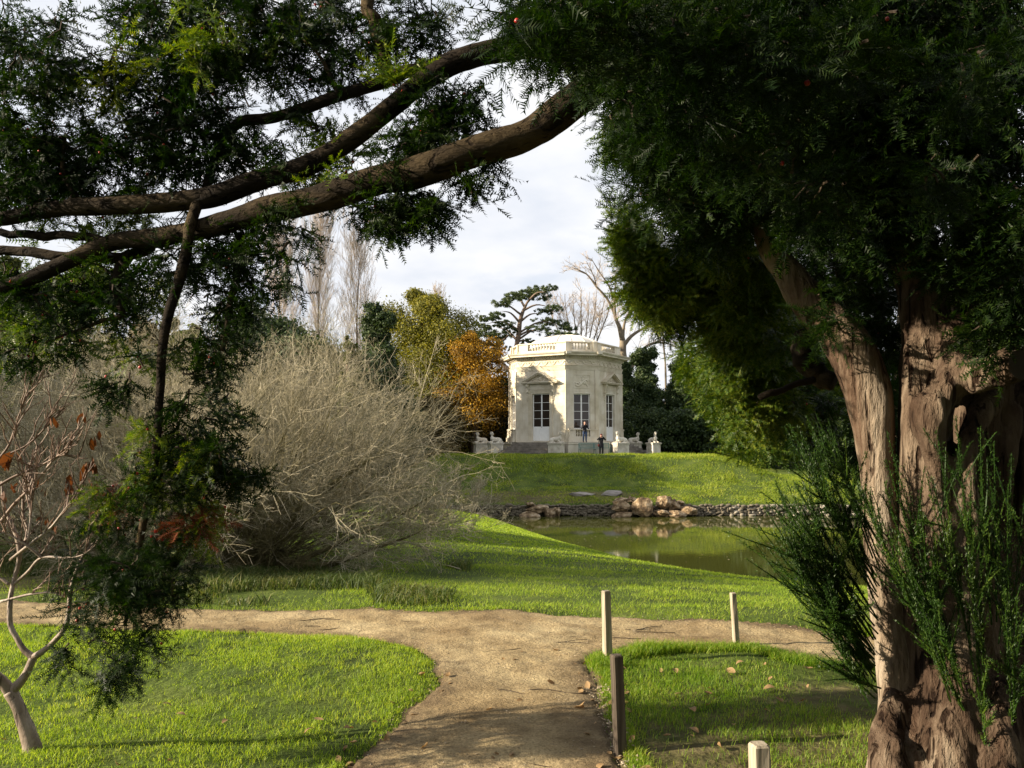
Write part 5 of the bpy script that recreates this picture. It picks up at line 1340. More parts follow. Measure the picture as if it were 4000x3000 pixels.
foliage('foliage', 'yew_sun', [
    (300, 960, 40, 50, 4.45, .2, 2, 'fine', dict(down=.9)), (420, 1080, 50, 50, 4.45, .2, 4, 'fine', dict(down=.9)), (250, 1040, 50, 20, 4.3, .1, 2, 'fine'), (220, 1080, 30, 40, 4.35, .1, 2, 'fine', dict(down=.8)), (380, 960, 60, 40, 4.45, .2, 2, 'fine'), (330, 1010, 50, 40, 4.3, .1, 2, 'fine', dict(down=.8)), (440, 1150, 20, 30, 4.4, .1, 2, 'fine', dict(down=.9))], 16)
o = foliage('dead_frond', 'brown_frond', [(425, 1115, 26, 30, 4.4, .1, 2, 'fine', dict(down=.6)), (255, 1080, 14, 14, 4.4, .1, 2, 'fine')])

# upper right: the deep shaded crown round the trunk
R1 = []
for (x, y, rx, ry, d, ds, n) in [
    (1200, 40, 110, 50, 4.4, .5, 22), (1342, 60, 120, 80, 4.2, .6, 50), (1472, 60, 130, 90, 4.2, .6, 66), (1600, 60, 130, 90, 4.2, .7, 70), (1750, 60, 130, 90, 4.3, .8, 70), (1900, 60, 130, 90, 4.3, .8, 66), (2050, 60, 120, 90, 4.4, .9, 50), (2180, 60, 90, 90, 4.2, .8, 44),
    (1352, 170, 90, 60, 4.0, .4, 22), (1452, 190, 110, 80, 4.2, .6, 56), (1560, 190, 120, 90, 4.1, .7, 64), (1700, 200, 120, 90, 4.2, .8, 60), (1850, 200, 120, 90, 4.1, .7, 56), (2000, 220, 110, 100, 4.0, .6, 46), (2150, 230, 80, 100, 4.1, .7, 34),
    (1422, 290, 80, 70, 4.6, .5, 34), (1522, 300, 100, 80, 4.5, .6, 56), (1630, 320, 110, 90, 4.3, .7, 54), (1770, 330, 110, 90, 4.2, .7, 52), (1900, 340, 90, 90, 4.0, .5, 34), (2060, 380, 90, 100, 3.9, .4, 34), (2180, 420, 70, 120, 4.0, .6, 34),
    (1442, 390, 50, 50, 4.6, .4, 14), (1522, 400, 80, 70, 4.6, .5, 42), (1590, 430, 90, 80, 4.6, .5, 46), (1740, 440, 100, 70, 4.5, .6, 44), (1830, 460, 80, 80, 4.3, .6, 34), (1900, 500, 60, 60, 4.1, .4, 18), (2080, 540, 70, 80, 3.9, .3, 26), (2190, 600, 60, 120, 3.9, .4, 30),
    (1512, 500, 50, 40, 4.7, .4, 14), (1800, 590, 80, 60, 5.3, .4, 30), (1890, 620, 50, 60, 5.0, .4, 18), (2150, 700, 60, 70, 3.9, .3, 20), (1910, 700, 40, 40, 4.8, .2, 8), (1780, 640, 16, 14, 4.2, .1, 2), (1800, 690, 16, 14, 4.2, .1, 2)]:
    R1.append((x, y, rx, ry, d, ds, int(n * 1.0), 'mid' if y < 480 or x > 1850 else 'mid'))
foliage('foliage', 'yew', R1, 40)
# nearest fronds, where single needles are seen
foliage('foliage', 'yew', [
    (1120, 40, 60, 26, 2.3, .15, 5, 'fine', dict(down=.1)), (1210, 20, 60, 30, 2.3, .2, 7, 'fine'), (1200, 105, 26, 24, 2.4, .1, 3, 'fine', dict(down=.8)), (1332, 40, 60, 60, 2.4, .2, 9, 'fine'), (1442, 90, 80, 60, 2.5, .3, 12, 'fine'), (1560, 100, 90, 80, 2.5, .3, 14, 'fine'), (1700, 130, 90, 80, 2.5, .3, 14, 'fine'), (1850, 100, 100, 80, 2.6, .3, 13, 'fine'),
    (1352, 230, 50, 50, 3.0, .2, 7, 'fine'), (1412, 320, 50, 60, 3.2, .2, 8, 'fine'), (1412, 420, 40, 30, 3.3, .2, 4, 'fine'), (1362, 405, 26, 16, 3.4, .1, 2, 'fine'), (1502, 230, 70, 60, 2.8, .3, 10, 'fine'), (1640, 330, 90, 60, 2.8, .3, 10, 'fine'), (1760, 420, 80, 70, 2.9, .3, 9, 'fine'), (1790, 700, 20, 12, 3.5, .1, 2, 'fine'), (2100, 150, 90, 90, 2.7, .3, 10, 'fine'), (2050, 380, 70, 70, 2.9, .3, 7, 'fine')], 10)
# sunlit edge and the drooping tongue towards the pavilion
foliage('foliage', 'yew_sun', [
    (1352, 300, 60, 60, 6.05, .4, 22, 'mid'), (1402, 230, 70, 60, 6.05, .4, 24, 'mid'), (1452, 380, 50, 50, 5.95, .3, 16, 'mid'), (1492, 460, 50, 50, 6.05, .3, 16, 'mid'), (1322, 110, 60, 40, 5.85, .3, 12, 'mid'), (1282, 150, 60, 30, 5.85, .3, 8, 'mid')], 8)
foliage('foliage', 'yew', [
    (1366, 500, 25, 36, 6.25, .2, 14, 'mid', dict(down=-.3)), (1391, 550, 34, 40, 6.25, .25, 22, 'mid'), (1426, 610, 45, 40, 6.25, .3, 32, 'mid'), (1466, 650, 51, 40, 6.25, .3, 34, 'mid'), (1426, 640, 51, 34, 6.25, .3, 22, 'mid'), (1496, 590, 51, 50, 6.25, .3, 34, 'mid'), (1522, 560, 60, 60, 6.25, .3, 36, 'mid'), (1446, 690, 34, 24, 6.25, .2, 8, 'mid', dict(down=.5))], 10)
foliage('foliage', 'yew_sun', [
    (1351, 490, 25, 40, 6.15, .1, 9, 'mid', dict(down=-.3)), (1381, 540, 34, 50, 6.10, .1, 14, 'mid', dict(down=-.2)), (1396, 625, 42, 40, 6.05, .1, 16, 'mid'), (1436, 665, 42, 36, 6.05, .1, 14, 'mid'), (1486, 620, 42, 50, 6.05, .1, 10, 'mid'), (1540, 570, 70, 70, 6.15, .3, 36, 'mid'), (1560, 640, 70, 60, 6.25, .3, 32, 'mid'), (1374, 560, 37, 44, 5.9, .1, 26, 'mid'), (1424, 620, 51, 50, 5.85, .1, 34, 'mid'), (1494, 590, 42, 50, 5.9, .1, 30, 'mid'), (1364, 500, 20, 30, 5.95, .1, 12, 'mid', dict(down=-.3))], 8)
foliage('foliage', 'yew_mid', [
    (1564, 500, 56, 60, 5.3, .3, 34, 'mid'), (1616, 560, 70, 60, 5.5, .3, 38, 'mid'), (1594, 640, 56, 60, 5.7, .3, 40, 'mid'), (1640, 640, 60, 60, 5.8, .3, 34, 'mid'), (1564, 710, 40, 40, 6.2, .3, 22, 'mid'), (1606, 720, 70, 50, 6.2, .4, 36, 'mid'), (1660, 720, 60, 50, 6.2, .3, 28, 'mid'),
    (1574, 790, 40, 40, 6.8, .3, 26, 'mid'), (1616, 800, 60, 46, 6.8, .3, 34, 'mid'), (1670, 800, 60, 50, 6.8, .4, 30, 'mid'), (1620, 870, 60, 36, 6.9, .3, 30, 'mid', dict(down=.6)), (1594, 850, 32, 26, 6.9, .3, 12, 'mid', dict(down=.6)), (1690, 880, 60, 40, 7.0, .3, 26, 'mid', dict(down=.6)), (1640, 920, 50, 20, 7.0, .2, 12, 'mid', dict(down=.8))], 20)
foliage('foliage', 'yew', [
    (1594, 690, 48, 50, 6.6, .2, 26, 'mid'), (1620, 760, 80, 60, 7.2, .2, 44, 'mid'), (1616, 850, 70, 50, 7.4, .2, 34, 'mid'), (1700, 830, 80, 80, 7.4, .3, 50, 'mid'), (1700, 700, 70, 70, 6.8, .3, 36, 'mid'), (1760, 920, 60, 80, 7.4, .3, 34, 'mid')], 8)
# the rest of the crown over the frame and round the trunk, plus added sprays behind the camera
f_ = MB()
def shell(n, c, r, lod, zmin, keep=None, sc=1.0, inner=.55):
    p = rand_unit(n * 3) * (rng.uniform(inner, 1, (n * 3, 1)) ** .6) * np.array(r) + np.array(c)
    k = p[:, 2] > zmin
    if keep is not None: k &= keep(p)
    p = p[k][:n]; d = unit(p - np.array(c)) + rng.normal(0, .5, p.shape); d[:, 2] -= .3
    place_sprays(f_, p, d, lod, sc)
def outframe(p):
    q_ = p - EYE; dep = q_ @ FWD; u_ = 2000 + FPX * q_[:, 0] / np.maximum(dep, .01); v_ = 1500 - FPX * (q_ @ UPV) / np.maximum(dep, .01)
    inn = (dep > -.3) & (u_ > -300) & (u_ < 4500) & (v_ > -700) & (v_ < 3600)
    return ~inn & (np.linalg.norm(q_, axis=1) > 3.0) & ~((p[:, 0] < .4) & (p[:, 1] > 2.2))
shell(4400, (2.8, 4.0, 4.2), (4.8, 4.6, 3.6), 'low', 2.5, outframe, 1.5)
shell(4600, (2.4, -2.4, 3.2), (5.6, 2.6, 2.8), 'low', .9, outframe, 2.0, .2)  # unseen foliage behind the camera, added to cut the sky fill
o = f_.build('foliage', M['yew'], None); o.parent = yew; o.location = (-base[0], -base[1], 0); tag(o, kind='stuff')

# upright shoots that sprout from the foot of the yew
def shoot(p0, p1, bend, needles=34):
    m_ = MB(); t = np.linspace(0, 1, 9)[:, None]; pts = p0 * (1 - t) + p1 * t + bend * (t * (1 - t)) * 1.2
    m_.tube(pts, np.linspace(.0045, .0015, 9), 4, False)
    L = np.linalg.norm(p1 - p0); n = int(needles * L / .5)
    u = rng.uniform(.12, 1, n); f = u * 8; i = np.minimum(f.astype(int), 7); f = (f - i)[:, None]
    p = pts[i] * (1 - f) + pts[i + 1] * f; tan = unit(pts[i + 1] - pts[i])
    side = unit(np.cross(tan, rng.normal(size=(n, 3))))
    for _ in range(3):
        sd_ = unit(np.cross(tan, rng.normal(size=(n, 3)))); ln = rng.uniform(.013, .024, n)[:, None] * (1.1 - .5 * u[:, None])
        tip = p + (tan * .75 + sd_ * .8) * ln; w_ = np.cross(tan, sd_) * .0021
        Vv = np.stack([p - w_, p + w_, tip], 1).reshape(-1, 3); m_.add(Vv, t=np.arange(len(Vv)).reshape(-1, 3))
        p = p + rng.normal(0, .006, p.shape)
    # short side shoots
    return m_
specs = []
for tip, org, n in [((1645, 1145), (1880, 1430), 7), ((1690, 1085), (1885, 1400), 7), ((1715, 1010), (1890, 1330), 6), ((1735, 955), (1890, 1250), 6), ((1775, 930), (1900, 1200), 5), ((1745, 1265), (1885, 1450), 6), ((1700, 1180), (1880, 1420), 6), ((1775, 1320), (1885, 1460), 5), ((1800, 1390), (1890, 1480), 4),
                    ((1840, 1010), (2010, 1400), 6), ((1900, 1060), (2040, 1440), 6), ((1950, 960), (2060, 1400), 6), ((2000, 950), (2080, 1350), 6), ((2070, 950), (2120, 1330), 6), ((2140, 980), (2150, 1350), 6), ((1930, 1150), (2060, 1500), 7), ((2000, 1220), (2080, 1500), 7), ((2080, 1150), (2120, 1480), 7), ((2170, 1100), (2180, 1450), 7), ((1960, 1330), (2080, 1540), 5), ((2110, 1400), (2130, 1620), 5), ((2195, 1250), (2190, 1560), 7)]:
    for k in range(max(2, round(n * (1.25 if org[0] < 1960 else .5)))):
        left = org[0] < 1960; d_ = (4.12 if left else 3.85) + rng.uniform(-.25, .15)
        p0 = D(org[0] + rng.normal(0, 8), org[1] + rng.normal(0, 20), 4.2 if left else 4.0)
        p1 = D(tip[0] + rng.normal(0, 24), tip[1] + rng.normal(0, 36), d_)
        specs.append((p0, p1))
for p0, p1 in specs:
    m_ = shoot(p0 - base, p1 - base, np.array([0, 0, -.10 * np.linalg.norm(p1 - p0)]) + rng.normal(0, .02, 3), 105)
    L = p1 - p0
    for _ in range(4):                                    # little side shoots
        u = rng.uniform(.25, .75); q0 = p0 + L * u + np.array([0, 0, -.10 * np.linalg.norm(L)]) * u * (1 - u) * 1.2
        q1 = q0 + unit(unit(L) + rng.normal(0, .35, 3)) * np.linalg.norm(L) * rng.uniform(.18, .4)
        s_ = shoot(q0 - base, q1 - base, rng.normal(0, .01, 3), 80); Vv, t_, q_ = s_.arrays(); m_.add(Vv, t=t_, q=q_)
    m_.build('shoot', M['yew_shoot'], yew)

# ------------------------------------------------------------------ second yew further down by the pond
def tree_thing(name, label, cat, x, y, group=None):
    return thing(name, label, cat, (x, y, Hz(x, y)), 0, group)
def crown_yew(root, blobs, lod, mat, sc, hang=.2):
    f_ = MB(); o_ = np.array(root.location)
    for (c, r, n) in blobs:
        p = rand_unit(n) * rng.uniform(.55, 1.0, (n, 1)) * np.array(r) + np.array(c)
        d = unit(p - np.array(c)) * .8 + rng.normal(0, .45, p.shape); d[:, 2] -= hang
        place_sprays(f_, p - o_, d, lod, sc)
    return f_
yew2 = tree_thing('yew_tree', 'sunlit yellow-green yew standing behind the big trunk at right', 'tree', 7.4, 15.2)
o_ = np.array(yew2.location)
MB().tube(spline(np.array([(0, 0, -.2, .34), (-.1, .1, 1.2, .27), (-.3, 0, 2.8, .22), (-.2, .1, 5, .15), (0, 0, 7.5, .06)]), 5)[:, :3], spline(np.array([(0, 0, -.2, .34), (-.1, .1, 1.2, .27), (-.3, 0, 2.8, .22), (-.2, .1, 5, .15), (0, 0, 7.5, .06)]), 5)[:, 3], 12, True, .12, 3).build('trunk', M['yew_bark'], yew2, True)
lm_ = MB()
for x, y, d in [(1560, 760, 12.5), (1600, 850, 12.8), (1530, 700, 13), (1650, 900, 13), (1700, 780, 13), (1620, 650, 13.2), (1750, 860, 13.5)]:
    e = D(x, y, d) - o_; s_ = np.array([-.2, 0, rng.uniform(1.6, 4.5)]); md = (s_ + e) / 2 + np.array([0, 0, .35])
    sp_ = spline(np.array([np.append(s_, .10), np.append(md, .06), np.append(e, .015)]), 5); lm_.tube(sp_[:, :3], sp_[:, 3], 7)
lm_.build('limbs', M['yew_branch'], yew2, True)
bl = []; bl2 = []
for x, y, rx, ry, d, n in [(1570, 740, 50, 50, 12.4, 120), (1595, 820, 60, 60, 12.4, 160), (1620, 780, 80, 70, 12.8, 230), (1640, 880, 70, 50, 12.8, 170), (1590, 690, 50, 50, 12.8, 100), (1700, 860, 80, 70, 13.2, 220), (1600, 720, 80, 70, 13.2, 180), (1700, 760, 80, 80, 13.4, 180), (1780, 880, 80, 80, 13.6, 190), (1600, 900, 50, 26, 12.6, 70), (1565, 860, 28, 24, 12.3, 30)]:
    s_ = d / FPX * DK; bl.append((D(x, y, d), (rx * s_, .9, ry * s_), n))
for x, y, rx, ry, d, n in [(1650, 640, 110, 70, 14, 150), (1780, 700, 110, 110, 14.5, 200), (1850, 900, 90, 130, 14.6, 220), (1600, 620, 50, 50, 13.4, 50), (1800, 560, 140, 120, 15, 200), (1650, 500, 120, 90, 15, 160), (1950, 750, 120, 200, 15.5, 260), (2100, 800, 140, 240, 16, 260)]:
    s_ = d / FPX * DK; bl2.append((D(x, y, d), (rx * s_, 1.2, ry * s_), n))
bl = [(np.array(c) + rng.normal(0, .25, 3), tuple(np.array(r) * 1.15), int(n * 1.7)) for c, r, n in bl]; bl2 = [(c, r, int(n * 1.5)) for c, r, n in bl2]
f2 = crown_yew(yew2, bl, 'mid', 'yew_mid', 1.9); crown = f2.build('crown', M['yew_mid'], yew2); tag(crown, kind='stuff')
f2 = crown_yew(yew2, bl2, 'mid', 'yew', 2.4); crown = f2.build('crown', M['yew'], yew2); tag(crown, kind='stuff')

# ------------------------------------------------------------------ small bare sumac at the left
sb = P(95, 2880, 4.5); sb[2] = Hz(sb[0], 4.5)
sumac = thing('sumac_tree', 'small bare sumac with smooth forked silvery stems at the left edge', 'tree', tuple(sb))
def sw(rows): return np.array([np.append(D(x, y, d) - sb, r) for x, y, d, r in rows])
def stem(rows, name, mat='sumac_bark', sides=10):
    s = spline(sw(rows), 6); return MB().tube(s[:, :3], s[:, 3] * .76, sides, True, .10, 14, 3).build(name, M[mat], sumac, True), s
ends = []
stem([(74, 1640, 4.5, .064), (66, 1600, 4.5, .060), (52, 1560, 4.5, .050), (38, 1525, 4.5, .045), (22, 1494, 4.5, .043)], 'trunk')
stem([(22, 1494, 4.5, .040), (5, 1472, 4.48, .034), (-15, 1452, 4.45, .032), (-60, 1400, 4.4, .03), (-90, 1300, 4.4, .026)], 'stem')
stem([(22, 1494, 4.5, .034), (42, 1476, 4.5, .029), (58, 1452, 4.5, .027), (72, 1420, 4.5, .026)], 'stem')
stem([(72, 1420, 4.5, .024), (52, 1404, 4.5, .021), (36, 1378, 4.5, .019), (22, 1348, 4.5, .018), (22, 1300, 4.5, .017), (28, 1262, 4.52, .016), (40, 1215, 4.54, .016), (42, 1190, 4.54, .016), (36, 1160, 4.55, .015), (22, 1125, 4.56, .014), (8, 1090, 4.58, .012), (4, 1040, 4.6, .009)], 'stem')
stem([(72, 1420, 4.5, .024), (96, 1404, 4.48, .021), (122, 1380, 4.46, .018), (140, 1356, 4.45, .017), (148, 1325, 4.44, .016), (152, 1280, 4.44, .014), (164, 1236, 4.45, .012), (180, 1200, 4.46, .010), (204, 1170, 4.48, .007)], 'stem')
for rows in [
    [(30, 1262, 4.52, .012), (60, 1236, 4.5, .011), (90, 1205, 4.48, .010), (140, 1205, 4.45, .008), (175, 1200, 4.4, .006), (205, 1180, 4.36, .005)],
    [(42, 1200, 4.54, .013), (60, 1150, 4.6, .011), (50, 1110, 4.62, .010), (52, 1060, 4.64, .008), (66, 1000, 4.66, .006)],
    [(20, 1262, 4.5, .012), (-10, 1245, 4.5, .010), (-60, 1240, 4.5, .008)],
    [(22, 1210, 4.5, .012), (70, 1172, 4.45, .011), (110, 1140, 4.42, .009), (150, 1090, 4.4, .007), (180, 1075, 4.4, .005)],
    [(0, 1130, 4.5, .013), (30, 1090, 4.52, .011), (70, 1050, 4.5, .009), (110, 1000, 4.48, .007), (150, 960, 4.46, .005)],
    [(-20, 1060, 4.5, .012), (30, 1030, 4.5, .010), (80, 1010, 4.5, .008), (130, 985, 4.5, .006), (170, 985, 4.5, .005)],
    [(-10, 1000, 4.55, .010), (20, 960, 4.55, .008), (40, 900, 4.55, .006), (60, 850, 4.55, .004)],
    [(10, 985, 4.6, .009), (60, 960, 4.6, .007), (100, 920, 4.6, .005), (115, 880, 4.6, .003)],
    [(0, 1300, 4.5, .010), (60, 1285, 4.48, .008), (110, 1280, 4.46, .006), (140, 1290, 4.45, .004)],
    [(90, 1205, 4.48, .009), (60, 1180, 4.45, .008), (30, 1160, 4.42, .007), (5, 1150, 4.4, .006)],
    [(60, 1170, 4.45, .008), (66, 1120, 4.46, .007), (64, 1060, 4.48, .006), (80, 1010, 4.5, .004)]]:
    o, s = stem(rows, 'branch', 'sumac_twig' if rows[0][1] < 1160 else 'sumac_bark', 7); ends.append(s)
tmb = MB()
P0 = []; DD = []; LL = []
for s in ends:
    for k in range(12):
        j = rng.integers(len(s) // 3, len(s)); P0.append(s[j, :3]); DD.append(unit(unit(s[-1, :3] - s[0, :3]) * .5 + np.array([.15, 0, .75]) + rng.normal(0, .45, 3))); LL.append(rng.uniform(.08, .26))
P0, DD, LL = np.array(P0), np.array(DD), np.array(LL)
bend = np.zeros((len(LL), 3)); bend[:, 2] = .25 * LL
cv = curves(P0, DD, LL, bend, 5, .05); tubes(tmb, cv, .0042, .002, 5)
p0, d_, l_ = kids(cv, LL, 2, .3, .9, 38, .6, .25); cv2 = curves(p0, d_, l_, np.zeros((len(l_), 3)), 4, .05); tubes(tmb, cv2, .0026, .0015, 4)
tmb.build('twigs', M['sumac_twig'], sumac)
lt = MB().add([(0, 0, 0), (.22, .5, .05), (.1, 1, 0), (-.2, .5, -.05), (-.1, .95, .06)], t=[[0, 1, 2], [0, 2, 3], [2, 4, 3]]).arrays()
for x, y, n, sz in [(20, 980, 6, .09), (28, 1040, 4, .05), (190, 1000, 7, .085), (145, 1035, 6, .08), (205, 935, 4, .07), (95, 1050, 4, .05), (108, 905, 3, .06), (178, 890, 3, .05), (120, 1140, 3, .05), (5, 1070, 4, .06), (100, 1120, 3, .045)]:
    m_ = MB(); R = basis(unit(rng.normal(0, .6, (n, 3)) + np.array([0, 0, .1])), np.tile([0., 0, 1], (n, 1)))
    dn = unit(np.array([0, 0, -1.0]) + rng.normal(0, .3, (n, 3))); sd_ = unit(np.cross(dn, rng.normal(size=(n, 3)))); R = np.stack([sd_, dn, np.cross(sd_, dn)], -1)
    m_.inst(lt[0], lt[1], R, (D(x, y, 4.48) - sb) + rng.normal(0, .015, (n, 3)), sz * rng.uniform(.7, 1.2, n)); m_.build('dry_leaf_tuft', M['dry_leaf'], sumac)

# ------------------------------------------------------------------ bare shrubs: many stems from the base, dense pale twigs
def bare_shrub(label, x, y, h, r, n0, dens, lean=(0, 0), group='bare shrubs beyond the path', mat='shrub_twig', t_r=.0035, low=.35):
    root = thing('bare_shrub', label, 'shrub', (x, y, Hz(x, y)), 0, group)
    a = rng.uniform(0, 2 * PI, n0); sp_ = np.sqrt(rng.random(n0)) * .35
    p0 = np.stack([np.cos(a) * sp_ * r * .5, np.sin(a) * sp_ * r * .5, np.full(n0, -.05)], -1)
    tilt = rng.uniform(.1, 1.15, n0); d_ = np.stack([np.cos(a) * np.sin(tilt) + lean[0], np.sin(a) * np.sin(tilt) + lean[1], np.cos(tilt)], -1); d_ = unit(d_)
    L_ = np.minimum(h / np.maximum(d_[:, 2], .3), r / np.maximum(np.hypot(d_[:, 0], d_[:, 1]), .2)) * rng.uniform(.72, 1.0, n0)
    b_ = np.zeros((n0, 3)); b_[:, 2] = -.12 * L_ * np.hypot(d_[:, 0], d_[:, 1])
    st_ = curves(p0, d_, L_, b_, 7, .035); m_ = MB(); tubes(m_, st_, .0042 * h * rng.uniform(.5, 1.5, n0), .003, 6); m_.build('stems', M['shrub_stem'], root, True)
    m_ = MB()
    q0, e_, l_ = kids(st_, L_, dens[0], .22, 1.0, 36, .42, .15); c1 = curves(q0, e_, l_, rng.normal(0, .05, (len(l_), 3)), 5, .04); tubes(m_, c1, t_r * 1.7, t_r * .8, 3)
    q0, e_, l_ = kids(c1, l_, dens[1], .15, 1.0, 42, .5, .12); c2 = curves(q0, e_, l_, rng.normal(0, .03, (len(l_), 3)), 4, .05); tubes(m_, c2, t_r, t_r * .6, 3)
    q0, e_, l_ = kids(c2, np.maximum(l_, .15), dens[2], .15, 1.0, 48, .55, .05); c3 = curves(q0, e_, np.maximum(l_, .05), np.zeros((len(l_), 3)), 3, .05); tubes(m_, c3, t_r * .75, t_r * .5, 3)
    tag(m_.build('twigs', M[mat], root), kind='stuff')
    return root
bs = bare_shrub('large bare shrub with pale twigs leaning right over the lawn to the pond', -4.05, 12.9, 3.85, 3.05, 80, (11, 7, 5), (.0, -.05), t_r=.0024)
# low dense undergrowth of the same bush
a2 = rng.uniform(0, 2 * PI, 90); tl = rng.uniform(.7, 1.35, 90); dd_ = unit(np.stack([np.cos(a2) * np.sin(tl), np.sin(a2) * np.sin(tl), np.cos(tl)], -1)); ll_ = rng.uniform(1.0, 2.9, 90)
b_ = np.zeros((90, 3)); b_[:, 2] = -.08 * ll_; c0 = curves(rng.normal(0, .5, (90, 3)) * np.array([1, 1, 0]), dd_, ll_, b_, 7, .04); m_ = MB(); tubes(m_, c0, .008, .003, 4)
q0, e_, l_ = kids(c0, ll_, 9, .2, 1, 40, .42, .15); c1 = curves(q0, e_, l_, rng.normal(0, .04, (len(l_), 3)), 4, .05); tubes(m_, c1, .004, .002, 3)
q0, e_, l_ = kids(c1, l_, 7, .1, 1, 45, .5, .12); c2 = curves(q0, e_, np.maximum(l_, .1), np.zeros((len(l_), 3)), 3, .05); tubes(m_, c2, .0026, .0016, 3)
tag(m_.build('undergrowth', M['shrub_stem'], bs), kind='stuff')
# its thick leaning old stems near the ground
m_ = MB(); oc = []
for rows in [[(500, 1240, 12.6, .09), (560, 1180, 12.5, .075), (620, 1125, 12.4, .06), (700, 1060, 12.4, .04), (800, 990, 12.3, .02)], [(540, 1235, 12.6, .08), (570, 1190, 12.7, .06), (600, 1150, 12.8, .05), (680, 1120, 12.8, .03)], [(600, 1220, 12.5, .06), (700, 1222, 12.2, .036), (790, 1190, 12.0, .022), (880, 1160, 11.9, .011), (960, 1120, 11.8, .004)],
             [(490, 1225, 12.9, .06), (492, 1150, 13, .05), (488, 1090, 13, .03)], [(520, 1180, 12.7, .05), (470, 1150, 12.8, .04), (420, 1120, 12.8, .03)], [(640, 1215, 12.4, .03), (740, 1170, 12.1, .02), (850, 1120, 12, .011), (950, 1060, 11.9, .004)]]:
    a_ = spline(np.array([np.append(D(x, y, d) - np.array(bs.location), r * 1.35) for x, y, d, r in rows]), 6); m_.tube(a_[:, :3], a_[:, 3], 8, True, .15, 6); oc.append(a_[np.linspace(2, len(a_) - 1, 7).astype(int), :3])
m_.build('old_stems', M['shrub_stem'], bs, True)
c0 = np.array(oc); l0 = np.linalg.norm(c0[:, -1] - c0[:, 0], axis=1); m_ = MB()
q0, e_, l_ = kids(c0, l0, 26, .15, 1.0, 46, .45, .15); c1 = curves(q0, e_, l_, rng.normal(0, .06, (len(l_), 3)), 5, .05); tubes(m_, c1, .006, .003, 3)
q0, e_, l_ = kids(c1, l_, 8, .15, 1.0, 46, .5, .1); c2 = curves(q0, e_, l_, rng.normal(0, .03, (len(l_), 3)), 4, .05); tubes(m_, c2, .0036, .002, 3)
q0, e_, l_ = kids(c2, l_, 5, .1, 1.0, 48, .6, .05); c3 = curves(q0, e_, np.maximum(l_, .06), np.zeros((len(l_), 3)), 3, .05); tubes(m_, c3, .0026, .0016, 3)
tag(m_.build('low_twigs', M['shrub_twig'], bs), kind='stuff')
bare_shrub('bare twiggy shrub behind the hanging yew branch, left of the large one', -7.2, 14.5, 4.1, 3.2, 60, (10, 6, 5), t_r=.0026)
bare_shrub('grey bare shrub at the far left behind the sumac', -9.6, 17.0, 4.5, 3.2, 55, (9, 6, 5), t_r=.0032)
bare_shrub('tall dim bare shrub in the left background under the yew boughs', -9.5, 23.0, 6.4, 4.2, 55, (9, 6, 5), t_r=.0042)
bare_shrub('bare shrub between the large one and the poplars', -5.8, 24.0, 5.2, 3.8, 55, (9, 6, 5), t_r=.0042)
bare_shrub('low thin brown shrub by the left end of the stone wall', -2.9, 50.5, 2.3, 2.4, 26, (7, 5, 3), t_r=.008, mat='shrub_twig')
bare_shrub('low bare shrub leaning over the grass tip beside the pond', -1.9, 21.5, 1.3, 1.7, 18, (6, 5, 3), (.2, 0), t_r=.0045)

# ------------------------------------------------------------------ background trees
LEAF_T = np.array([(-.5, 0, 0), (0, -.32, .05), (.5, 0, 0), (0, .32, .05)]); LEAF_I = np.array([[0, 1, 2], [0, 2, 3]])
def crown_leaves(root, blobs, leaf, mat, name='crown', nclump=34, per=52, csz=.62):
    """leaf clumps spread through ellipsoids (centre, radii, weight) relative to the root"""
    m_ = MB()
    for c, r, w in blobs:
        r = np.array(r); nc = max(3, int(nclump * w)); u = rand_unit(nc); cp = u * (rng.uniform(.35, 1.0, (nc, 1)) ** .5) * r + np.array(c)
        cs = csz * r.mean() * rng.uniform(.6, 1.3, nc)
        p = np.repeat(cp, per, 0) + rng.normal(0, .5, (nc * per, 3)) * np.repeat(cs, per)[:, None] * np.array([1, 1, .7])
        nrm = unit(unit(p - np.array(c)) + rng.normal(0, .7, p.shape) + np.array([0, 0, .3]))
        R = basis(unit(np.cross(nrm, rng.normal(size=p.shape))), nrm)
        m_.inst(LEAF_T, LEAF_I, R, p, leaf * rng.uniform(.6, 1.3, len(p)))
    return tag(m_.build(name, M[mat], root), kind='stuff')
def trunk_part(root, rows, mat='far_bark', name='trunk', sides=9):
    s = spline(np.array(rows, float), 5); return MB().tube(s[:, :3], s[:, 3], sides, True, .12, 1.5).build(name, M[mat], root, True)
def limbs_part(root, starts_ends, mat='far_bark', name='limbs', r0=.12):
    m_ = MB()
    for s_, e_ in starts_ends:
        s_, e_ = np.array(s_, float), np.array(e_, float); md = (s_ + e_) / 2 + np.array([0, 0, .15 * np.linalg.norm(e_ - s_)])
        a_ = spline(np.array([np.append(s_, r0), np.append(md, r0 * .6), np.append(e_, r0 * .15)]), 4); m_.tube(a_[:, :3], a_[:, 3], 6)
    return m_.build(name, M[mat], root, True)

